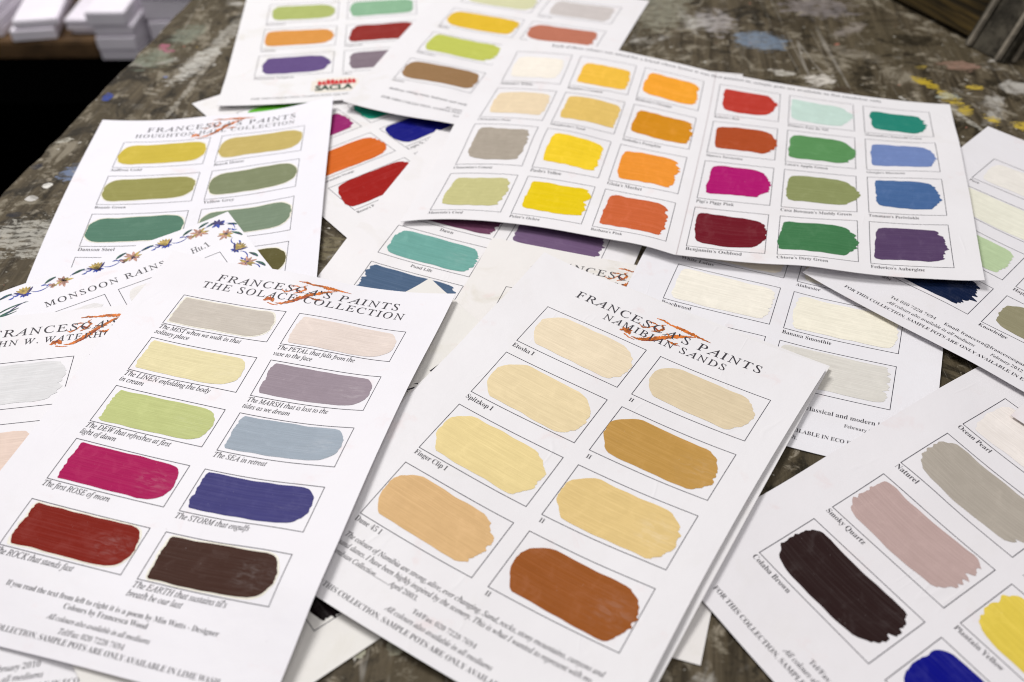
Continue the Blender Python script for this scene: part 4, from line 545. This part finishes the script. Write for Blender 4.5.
# --- Monsoon Rains with the flowered border
s=Sheet('monsoon','chart headed Monsoon Rains with a painted border of blue and peach flowers','paint chart',tint=(.82,.81,.85),stain=.0)
for r in range(4):
    for c in (0,1): s.frame(c,r)
s.swatch(0,0,(234,232,232),'near white swatch',r0=.4); s.swatch(1,0,(236,233,230),'near white swatch',r0=.4)
s.text("MONSOON RAINS",'T',107.5,35.5,84,track=.1,center=True,name='subtitle')
s.text("Hu.1",'I',169.5,34,14.5,name='handwriting',rot=.1,hs=1.1)
def border(s):
    V=[];F=[];MI=[]
    def ribbon(pts,w,m):
        b=len(V)
        for i,(x,y) in enumerate(pts):
            p=pts[max(0,i-1)];q=pts[min(len(pts)-1,i+1)]; L=math.hypot(q[0]-p[0],q[1]-p[1])+1e-6; nx,ny=-(q[1]-p[1])/L,(q[0]-p[0])/L
            ww=w*math.sin(math.pi*(i+.6)/(len(pts)+.2))
            V.append((x+nx*ww,y+ny*ww)); V.append((x-nx*ww,y-ny*ww))
        for i in range(len(pts)-1): F.append((b+2*i,b+2*i+1,b+2*i+3,b+2*i+2)); MI.append(m)
    def curve(p0,p1,p2,n=9): return [((1-t)**2*p0[0]+2*t*(1-t)*p1[0]+t*t*p2[0],(1-t)**2*p0[1]+2*t*(1-t)*p1[1]+t*t*p2[1]) for t in [k/n for k in range(n+1)]]
    rg=random.Random(5)
    def place(T,items):
        for kind,a,b,c,w,m in items: ribbon([T(*q) for q in curve(a,b,c)],w,m)
    def tr(ox,oy,an): 
        c,sn=math.cos(an),math.sin(an); return lambda x,y:(ox+c*x-sn*y,oy+sn*x+c*y)
    BL,GR,PE,YE,VI=0,1,2,3,4
    def star(T):     # peach daisy with a dark heart
        for k in range(9):
            a=2*math.pi*k/9+rg.uniform(-.15,.15); L=rg.uniform(4.6,7.4); ribbon([T(*q) for q in curve((0,0),(math.cos(a)*L*.5+rg.uniform(-.5,.5),math.sin(a)*L*.5),(math.cos(a)*L,math.sin(a)*L))],1.15,PE if k%4 else YE)
        for k in range(5):
            a=rg.uniform(0,6.28); ribbon([T(*q) for q in curve((0,0),(math.cos(a)*1.5,math.sin(a)*1.5),(math.cos(a)*3.2,math.sin(a)*3.2))],.9,VI)
    def lily(T):     # gold cup with blue leaves
        for a in (-2.3,-1.9,-1.55,-1.2,-.8): ribbon([T(*q) for q in curve((0,2.),(math.cos(a)*3,math.sin(a)*3),(math.cos(a)*7,math.sin(a)*7))],1.25,YE)
        for a in (-2.7,-.45): ribbon([T(*q) for q in curve((0,2.5),(math.cos(a)*3.6,math.sin(a)*1.),(math.cos(a)*7.2,math.sin(a)*7.4-1))],.95,VI)
        for a in (2.6,2.0,1.3,.6): ribbon([T(*q) for q in curve((0,1.6),(math.cos(a)*2.5,1.5+math.sin(a)*1.5),(math.cos(a)*4.6,1.5+math.sin(a)*3.4))],.85,BL)
        ribbon([T(*q) for q in curve((-2,2.4),(0,3.6),(2.5,2.2))],1.1,VI)
    def vine(T,L=17,sg=1):
        ribbon([T(*q) for q in curve((0,0),(L*.35,-5.5*sg),(L,0.*sg),14)],.45,BL)
        ribbon([T(*q) for q in curve((L*.8,.2),(L*1.0,3.*sg),(L*1.12,-1.*sg))],.75,BL); ribbon([T(*q) for q in curve((L*.85,1.2*sg),(L*.7,3.2*sg),(L*.55,2.2*sg))],.7,BL)
    def leaf(T,L=10): ribbon([T(*q) for q in curve((0,0),(L*.5,-2.6),(L,-3.0))],1.25,GR); ribbon([T(*q) for q in curve((0,.2),(L*.5,-1.5),(L,-2.4))],.4,VI)
    def bud(T):
        for a in (-2.4,-1.2,0,1.4): ribbon([T(*q) for q in curve((0,0),(math.cos(a)*1.4,math.sin(a)*1.4),(math.cos(a)*3.3,math.sin(a)*2.6))],1.2,PE if a else YE)
        ribbon([T(*q) for q in curve((-1.5,1.),(0,2.2),(2,.6))],.6,VI)
    for k in range(4):
        x=7+50*k
        if x<170: lily(tr(x,11,0)); vine(tr(x+4,11.5,.05),13,-1); bud(tr(x+18,13.5,.3))
        if x+26<186: star(tr(x+25.5,12.2,.2)); leaf(tr(x+14,8.5,-.1),9); leaf(tr(x+33,9,.1),9)
        if x<160: vine(tr(x+31,10.,0),14,1)
    T=tr(198,10,.2)
    for a in (-2.6,-1.9,-1.2,-.4,.6,1.6,2.6): ribbon([T(*q) for q in curve((0,0),(math.cos(a)*2.5,math.sin(a)*2.5),(math.cos(a)*5.6,math.sin(a)*5.6))],1.2,VI if a<1 else BL)
    leaf(tr(184,6.5,.0),9); vine(tr(203,13,1.3),12,1); leaf(tr(203,26,1.35),10); leaf(tr(204,15,1.1),7)
    star(tr(198,26,1.2)); vine(tr(201,33,1.55),12,-1)
    lily(tr(199,48,1.1)); vine(tr(199,52,1.5),13,1)
    for k in range(5):
        y=68+44*k; star(tr(198.5,y,1.5)); leaf(tr(204,y+3,1.5),10); leaf(tr(204,y-10,1.5),9); vine(tr(201,y+4,1.55),13,-1 if k%2 else 1)
        if k<4: lily(tr(199,y+23,1.3)); vine(tr(199,y+27,1.5),13,1)
    for k in range(5): y=30+50*k; star(tr(11,y,0)); lily(tr(11,y+25,-1.4)); vine(tr(8,y+5,1.5),14,1)
    s.flat('flower_border',V,F,[BLU,GRN,PEA,YEL,VIO],.10,midx=MI)
    V.clear();F.clear();MI.clear()
    ribbon(curve((30,27),(42,20),(57,22)),.7,1); ribbon(curve((33,29),(40,26),(50,25.5)),1.,1); ribbon(curve((40,29),(46,23),(56,21)),.5,4); ribbon(curve((34,25),(38,30),(48,28)),.7,1)
    s.flat('handwritten_flourish',V,F,[BLU,GRN,PEA,YEL,VIO],.10,midx=MI)
border(s)
# --- Waterhouse
s=Sheet('waterhouse','chart at the left edge headed John W. Waterhouse with very pale swatches','paint chart',tint=(.81,.795,.82),stain=.1)
for r in range(4):
    for c in (0,1): s.frame(c,r)
s.swatch(0,0,(228,228,229),'pale grey swatch',b=(.1,.96,.06,.9),r1=.9); s.swatch(0,1,(236,214,200),'pale peach swatch',b=(.05,.88,.16,.9)); s.swatch(1,0,(228,226,222)); s.swatch(1,1,(226,216,206)); s.swatch(0,2,(210,200,190)); s.swatch(0,3,(200,190,180))
s.title(21.5,"JOHN W. WATERHOUSE",100,c2=90)
s.texts([("Tel/Fax: 020 7228 7694        February 2010",'I',95,265,70,True),("All colours also available in all mediums",'I',101,270.5,63,True),("FOR THIS COLLECTION, SAMPLE POTS ARE ONLY AVAILABLE IN ECO EMULSION",'B',98,276,146,True)])
# --- grubby sheet under the front middle chart
s=Sheet('under','grubby cream chart showing a strip of heading and lizard behind the front middle chart','paint chart',tint=(.80,.775,.75),stain=.6)
for r in range(4):
    for c in (0,1): s.frame(c,r)
s.swatch(0,0,(214,212,206),'pale grey swatch',b=(.1,.95,.1,.9))
s.title(20.,"SHELL COLLECTION",88)
s.texts([("II",'I',38,25,2.2,False)])
# --- pale creams
s=Sheet('eco','chart of pale creams captioned Beachwood and Banana Smoothie, right of centre','paint chart',tint=(.81,.80,.83),stain=.05)
for r in range(4):
    for c in (0,1): s.frame(c,r)
E=dict(b=(.07,.96,.08,.92),r0=.25,r1=.45,a1=.012)
s.swatch(0,1,(247,238,220),'cream swatch',**E); s.swatch(1,1,(246,240,220),'ivory swatch',**E); s.swatch(0,2,(251,246,232),'warm ivory swatch',**E); s.swatch(1,2,(250,245,227),'pale banana swatch',**E)
s.swatch(0,3,(243,238,224),'pale stone swatch',**E); s.swatch(1,3,(224,221,213),'pale grey putty swatch',b=(.04,.95,.06,.9),r0=.3,a1=.025,r1=.3); s.swatch(0,0,(235,230,215)); s.swatch(1,0,(240,236,222))
for c,r,t,w in ((0,1,"White Lotus",24),(1,1,"Alabaster",17),(0,2,"Beachwood",21),(1,2,"Banana Smoothie",32)): s.cap(c,r,t,w,d=5.)
s.texts([("This collection of soft whites is inspired by sophisticated, classical and modern homes",'B',108,264,164,True),("February 2012",'B',170,271,21,True),("Tel/Fax: 020 7228 7694",'B',100,277.5,38,True),
   ("FOR THIS COLLECTION, SAMPLE POTS ARE ONLY AVAILABLE IN ECO EMULSION",'B',108,284,150,True),("and in lime wash.",'I',122,290,26,True)])
# --- front right
s=Sheet('front','front right chart with near-black, dusty pink and taupe strokes captioned Colaba Brown and Smoky Quartz','paint chart',tint=(.80,.78,.80),stain=.08)
for r in range(4):
    for c in (0,1): s.frame(c,r)
R=dict(r0=.55,r1=.55,a0=.022,a1=.03,bow=.05)
s.swatch(0,3,(44,27,26),'near-black brown swatch',b=(.05,.95,.08,.88),pt=.2,**{**R,'r0':.7}); s.swatch(0,2,(193,168,163),'dusty pink swatch',b=(.05,.93,.06,.87),**R); s.swatch(0,1,(180,172,160),'taupe swatch',b=(.05,.97,.05,.87),**{**R,'r0':.9})
s.swatch(0,0,(245,238,232),'pale shell pink swatch',b=(.06,.95,.08,.92),r0=.3); s.swatch(1,2,(233,208,84),'bright yellow swatch',b=(.05,.96,.06,.9),**R); s.swatch(1,3,(4,10,132),'royal blue swatch',b=(.04,.96,.05,.9),r0=.9,a0=.01); s.swatch(1,1,(210,200,190)); s.swatch(1,0,(220,220,210))
for c,r,t,w in ((0,3,"Colaba Brown",25.5),(0,2,"Smoky Quartz",26),(0,1,"Naturel",15),(0,0,"Ocean Pearl",22.5),(1,2,"Plantain Yellow",27),(1,1,"Sea Mist",16)): s.cap(c,r,t,w,d=4.8)
s.texts([("Tel/Fax: 020 7228 7694        Email: studio",'B',118,276,68,True),("All colours also available in all mediums",'I',104,282,62,True),("FOR THIS COLLECTION, SAMPLE POTS ARE ONLY AVAILABLE IN ECO EMULSION",'B',105,287.7,151,True)])
# --- right, behind
s=Sheet('rightback','chart at the right behind the wide one, with pale green, navy and khaki Knowledge swatches','paint chart',tint=(.80,.785,.81),stain=.1)
for r in range(4):
    for c in (0,1): s.frame(c,r)
s.swatch(0,0,(240,236,228),'off-white swatch',b=(.08,.95,.1,.9)); s.swatch(0,1,(240,239,222),'pale cream green swatch',b=(.02,.97,.04,.95),r0=.3,r1=.4); s.swatch(0,2,(190,211,168),'pale green swatch',b=(.08,.93,.1,.92),a1=.015,r1=.5)
s.swatch(0,3,(8,26,60),'navy swatch',b=(.06,.92,.1,.9),a1=.03,r1=.5); s.swatch(1,3,(150,145,116),'khaki swatch',b=(.08,.95,.08,.9),r0=1.,a0=.015); s.swatch(1,2,(238,234,230)); s.swatch(1,1,(226,220,214)); s.swatch(1,0,(240,236,234))
for c,r,t,w in ((0,0,"Pure",8),(1,3,"Knowledge",19.5),(1,2,"Happiness",19),(0,3,"Navy Night",20)): s.cap(c,r,t,w,d=5.)
s.texts([("Tel: 020 7228 7694      Email: francesca@francescaspaint.com",'B',108,274.5,104,True),("All colours also available in all mediums",'I',88,281,62,True),("February 2012",'I',140,281,21,True),("FOR THIS COLLECTION, SAMPLE POTS ARE ONLY AVAILABLE IN ECO EMULSION",'B',105,288,154,True)])
# --- sheet with the dark swatch showing between the two front charts
s=Sheet('black','creased sheet with a black brush stroke, lying between the two front charts','paint chart',tint=(.76,.74,.70),stain=.35)
for r in (1,2,3):
    for c in (0,1):
        if (c,r)!=(0,1): s.frame(c,r)
s.swatch(1,2,(20,9,12),'black swatch',b=(.05,.98,.08,.90),a1=.035,r1=.4)
s.texts([("Tide Lines",'I',78.5,73.5,48,False)],'subtitle'); s.flat('black_mark',[(72.6,40.1),(74.6,52.),(81,50.3),(96,46),(96,37)],[(0,1,2,3,4)],INK,.11)
# --- twin under the front middle chart
s=Sheet('twin','plain-edged chart lying almost squarely beneath the front middle one, only its rim showing','paint chart',tint=(.80,.785,.79),stain=.1)
# --- Namibian Sands
s=Sheet('namib','chart at the front middle headed Namibian Sands with cream, sand and rust swatches','paint chart',tint=(.80,.785,.80),stain=.1)
for r in range(4):
    for c in (0,1): s.frame(c,r)
O=dict(r0=.72,r1=.72,a0=.008,a1=.012,ch=.30,tilt=.06,asym0=.25,asym=-.15)
s.swatch(0,0,(240,224,194),'pale sand swatch',b=(.07,.98,.10,.90),**O); s.swatch(0,1,(238,219,176),'light cream sand swatch',b=(.06,.97,.08,.93),**O); s.swatch(0,2,(240,219,158),'light yellow sand swatch',b=(.04,.96,.08,.92),**O)
s.swatch(0,3,(226,187,134),'peach sand swatch',b=(.03,.95,.08,.88),**{**O,'a1':.018}); s.swatch(1,0,(226,209,176),'stone swatch',b=(.06,.94,.1,.88),**O); s.swatch(1,1,(196,152,80),'golden ochre swatch',b=(.03,.95,.09,.92),worn=0.30,**O)
s.swatch(1,2,(231,202,138),'honey swatch',b=(.03,.96,.09,.93),worn=0.60,**O); s.swatch(1,3,(156,88,36),'rust brown swatch',b=(.06,.98,.10,.92),worn=0.30,**{**O,'a1':.012})
s.title(27.9,"NAMIBIAN SANDS",84,c2=112); 
for c,r,t,w in ((0,0,"Etosha I",16.5),(0,1,"Spitzkop I",19.8),(0,2,"Finger Clip I",23.4),(0,3,"Dune 45 I",18.2)): s.cap(c,r,t,w,d=5.6 if r<2 else 4.6)
for r in range(4): s.cap(1,r,"II",2.7,'B',d=5.6 if r<2 else 4.6,dx=1)
s.texts([("The colours of Namibia are strong, alive, ever changing. Sand, rocks, stony mountains, canyons and",'I',112,261,154,True),("sand dunes. I have been highly inspired by the scenery. This is what I wanted to represent with my",'I',110,266.5,150,True),
  ("Namibian Collection.......... April 2003.",'I',62,272,58,True),("Tel/Fax: 020 7228 7694",'B',111,278.4,36,True),("All colours also available in all mediums",'I',111,284.2,61,True),("FOR THIS COLLECTION, SAMPLE POTS ARE ONLY AVAILABLE IN LIME WASH",'B',109,290.4,146,True)])
# --- Solace
s=Sheet('solace','chart at the front left headed The Solace Collection with crimson, indigo and dark brown swatches','paint chart',tint=(.81,.795,.83),stain=.05)
for r in range(5):
    for c in (0,1): s.frame(c,r)
Q=dict(r0=.15,r1=1.0,a0=.010,a1=.004,asym=.25,pw=2.2)
for c,r,col,lab,b,w,h in ((0,0,(206,198,187),'mist grey swatch',(.05,.95,.08,.9),.3,True),(1,0,(236,222,213),'petal pink swatch',(.06,.96,.1,.93),.6,False),(0,1,(235,224,178),'linen cream swatch',(.05,.95,.08,.9),.5,False),(1,1,(160,146,156),'mauve grey swatch',(.06,.97,.08,.9),1.,False),
   (0,2,(197,205,138),'fresh green swatch',(.07,.97,.08,.92),.7,False),(1,2,(164,176,188),'grey blue swatch',(.05,.96,.06,.9),.8,False),(0,3,(174,18,88),'crimson pink swatch',(.08,.97,.06,.93),.7,False),(1,3,(68,66,124),'indigo swatch',(.05,.96,.06,.9),.2,False),
   (0,4,(130,28,12),'brick red swatch',(.07,.98,.05,.92),.6,True),(1,4,(68,42,33),'dark brown swatch',(.07,.95,.06,.94),.7,True)):
    s.swatch(c,r,col,lab,b=b,worn=w*.6,halo=h,**Q)
s.title(20.8,"THE SOLACE COLLECTION",144,c2=109)
def cap2(c,r,a,wa,b=None,wb=0):
    x,y,W,H=s.fr(c,r); it=[(a,'I',x,y+H+4.6,wa,False)]
    if b: it.append((b,'I',x-.6,y+H+9.8,wb,False))
    s.texts(it,'caption')
cap2(0,0,"The MIST when we walk in that",58,"solitary place",24.5); cap2(1,0,"The PETAL that falls from the",52,"vase to the face",26); cap2(0,1,"The LINEN enfolding the body",58.8,"in cream",16.5); cap2(1,1,"The MARSH that is lost to the",52.6,"tides as we dream",30.5)
cap2(0,2,"The DEW that refreshes at first",56.3,"light of dawn",23.8); cap2(1,2,"The SEA in retreat",33.2); cap2(0,3,"The first ROSE of morn",43); cap2(1,3,"The STORM that engulfs",44.2); cap2(0,4,"The ROCK that stands fast",48.5); cap2(1,4,"The EARTH that sustains til's",52.6,"breath be our last",31)
s.texts([("If you read the text from left to right it is a poem by Min Watts - Designer",'B',109,267,121,True),("Colours by Francesca Wood",'B',109.5,271.8,47,True),("All colours also available in all mediums",'I',109.5,278.6,57.5,True),("Tel/Fax: 020 7228 7694",'I',109.5,284.6,36,True),
  ("FOR THIS COLLECTION, SAMPLE POTS ARE ONLY AVAILABLE IN LIME WASH",'B',109,289.6,144,True)])
# --- scrap at the right edge
s=Sheet('corner','corner of a pinkish white card at the right edge, above the taupe stroke','card',None,tint=(.80,.77,.78),name='plain_card')
# --- the wide chart
s=Sheet('chart','wide folded chart on top at the back with six columns of bright swatches','paint chart',tint=(.81,.795,.81),stain=.12,thick=.4)
for r in range(4):
    for c in range(6): s.frame(c,r)
CH=[[((250,243,230),'ivory white swatch',"Antonio's White"),((236,216,182),'pale beige swatch',"Clementina's Pasta"),((174,164,150),'warm grey swatch',"Clementine's Cement"),((200,196,138),'dull sage yellow swatch',"Maurizio's Cord")],
    [((242,192,66),'egg yellow swatch',"Beppino's Custard"),((228,194,108),'sand yellow swatch',"Margherita's Sand"),((250,214,42),'lemon yellow swatch',"Paolo's Yellow"),((234,204,8),'strong yellow swatch',"Peter's Ochre")],
    [((246,166,44),'light orange swatch',"Roberto's Orange"),((214,142,20),'ochre orange swatch',"Isabella's Pumpkin"),((240,150,48),'orange swatch',"Gioia's Market"),((205,100,54),'burnt orange swatch',"Barbara's Pink")],
    [((190,58,46),'tomato red swatch',"Roberto's Red"),((176,76,34),'rust swatch',"Marco's Terracotta"),((178,14,110),'hot pink swatch',"Pigi's Piggy Pink"),((112,18,34),'dark red swatch',"Benjamin's Oxblood")],
    [((200,224,214),'pale mint swatch',"Primo's Eau de Nil"),((92,147,90),'apple green swatch',"Luca's Apple Green"),((142,150,98),'dull olive swatch',"Casa Bowman's Muddy Green"),((66,122,78),'dark green swatch',"Chiara's Dirty Green")],
    [((36,134,116),'emerald swatch',"Alessandra's Emerald Green"),((116,138,190),'periwinkle blue swatch',"Giorgio's Bluestone"),((72,106,156),'denim blue swatch',"Tommaso's Periwinkle"),((88,66,102),'aubergine swatch',"Federico's Aubergine")]]
CW=[[31,29,32,27],[33,31,26,24],[33,33,28,24],[22,30,29,40],[34,34,52,35],[46,29,36,36]]
rg=random.Random(4)
for c in range(6):
    for r in range(4):
        col,lab,tx=CH[c][r]
        pt=0. if c<3 else (.42 if c in(3,4) else .2)
        x1=(.94 if c<3 else (.99 if c==3 else (1.0 if c==4 else .94)))
        s.swatch(c,r,col,lab,b=((.1 if c!=4 else .05)+rg.uniform(-.02,.03),x1+rg.uniform(-.04,.03),(.14 if r else .18)+rg.uniform(-.04,.03),.86+rg.uniform(-.04,.03)),tilt=rg.uniform(-.03,.07),bow=rg.uniform(-.04,.05),pw=3.6,r0=rg.uniform(.2,.4),r1=rg.uniform(.3,.5),a0=.010,a1=.026,pt=pt,skew=rg.uniform(-.15,.15))
        s.cap(c,r,tx,CW[c][r],d=5.8,hs=1.22)
s.texts([("Each of these colours was mixed for a friend whose house it was first painted in; sample pots are available in flat emulsion only",'B',206,9.8,312,True)])
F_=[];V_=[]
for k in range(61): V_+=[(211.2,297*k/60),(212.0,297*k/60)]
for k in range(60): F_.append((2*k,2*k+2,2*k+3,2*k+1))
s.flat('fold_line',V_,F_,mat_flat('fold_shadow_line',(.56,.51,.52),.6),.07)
bpy.data.objects.remove(_cob); bpy.data.curves.remove(_curve)
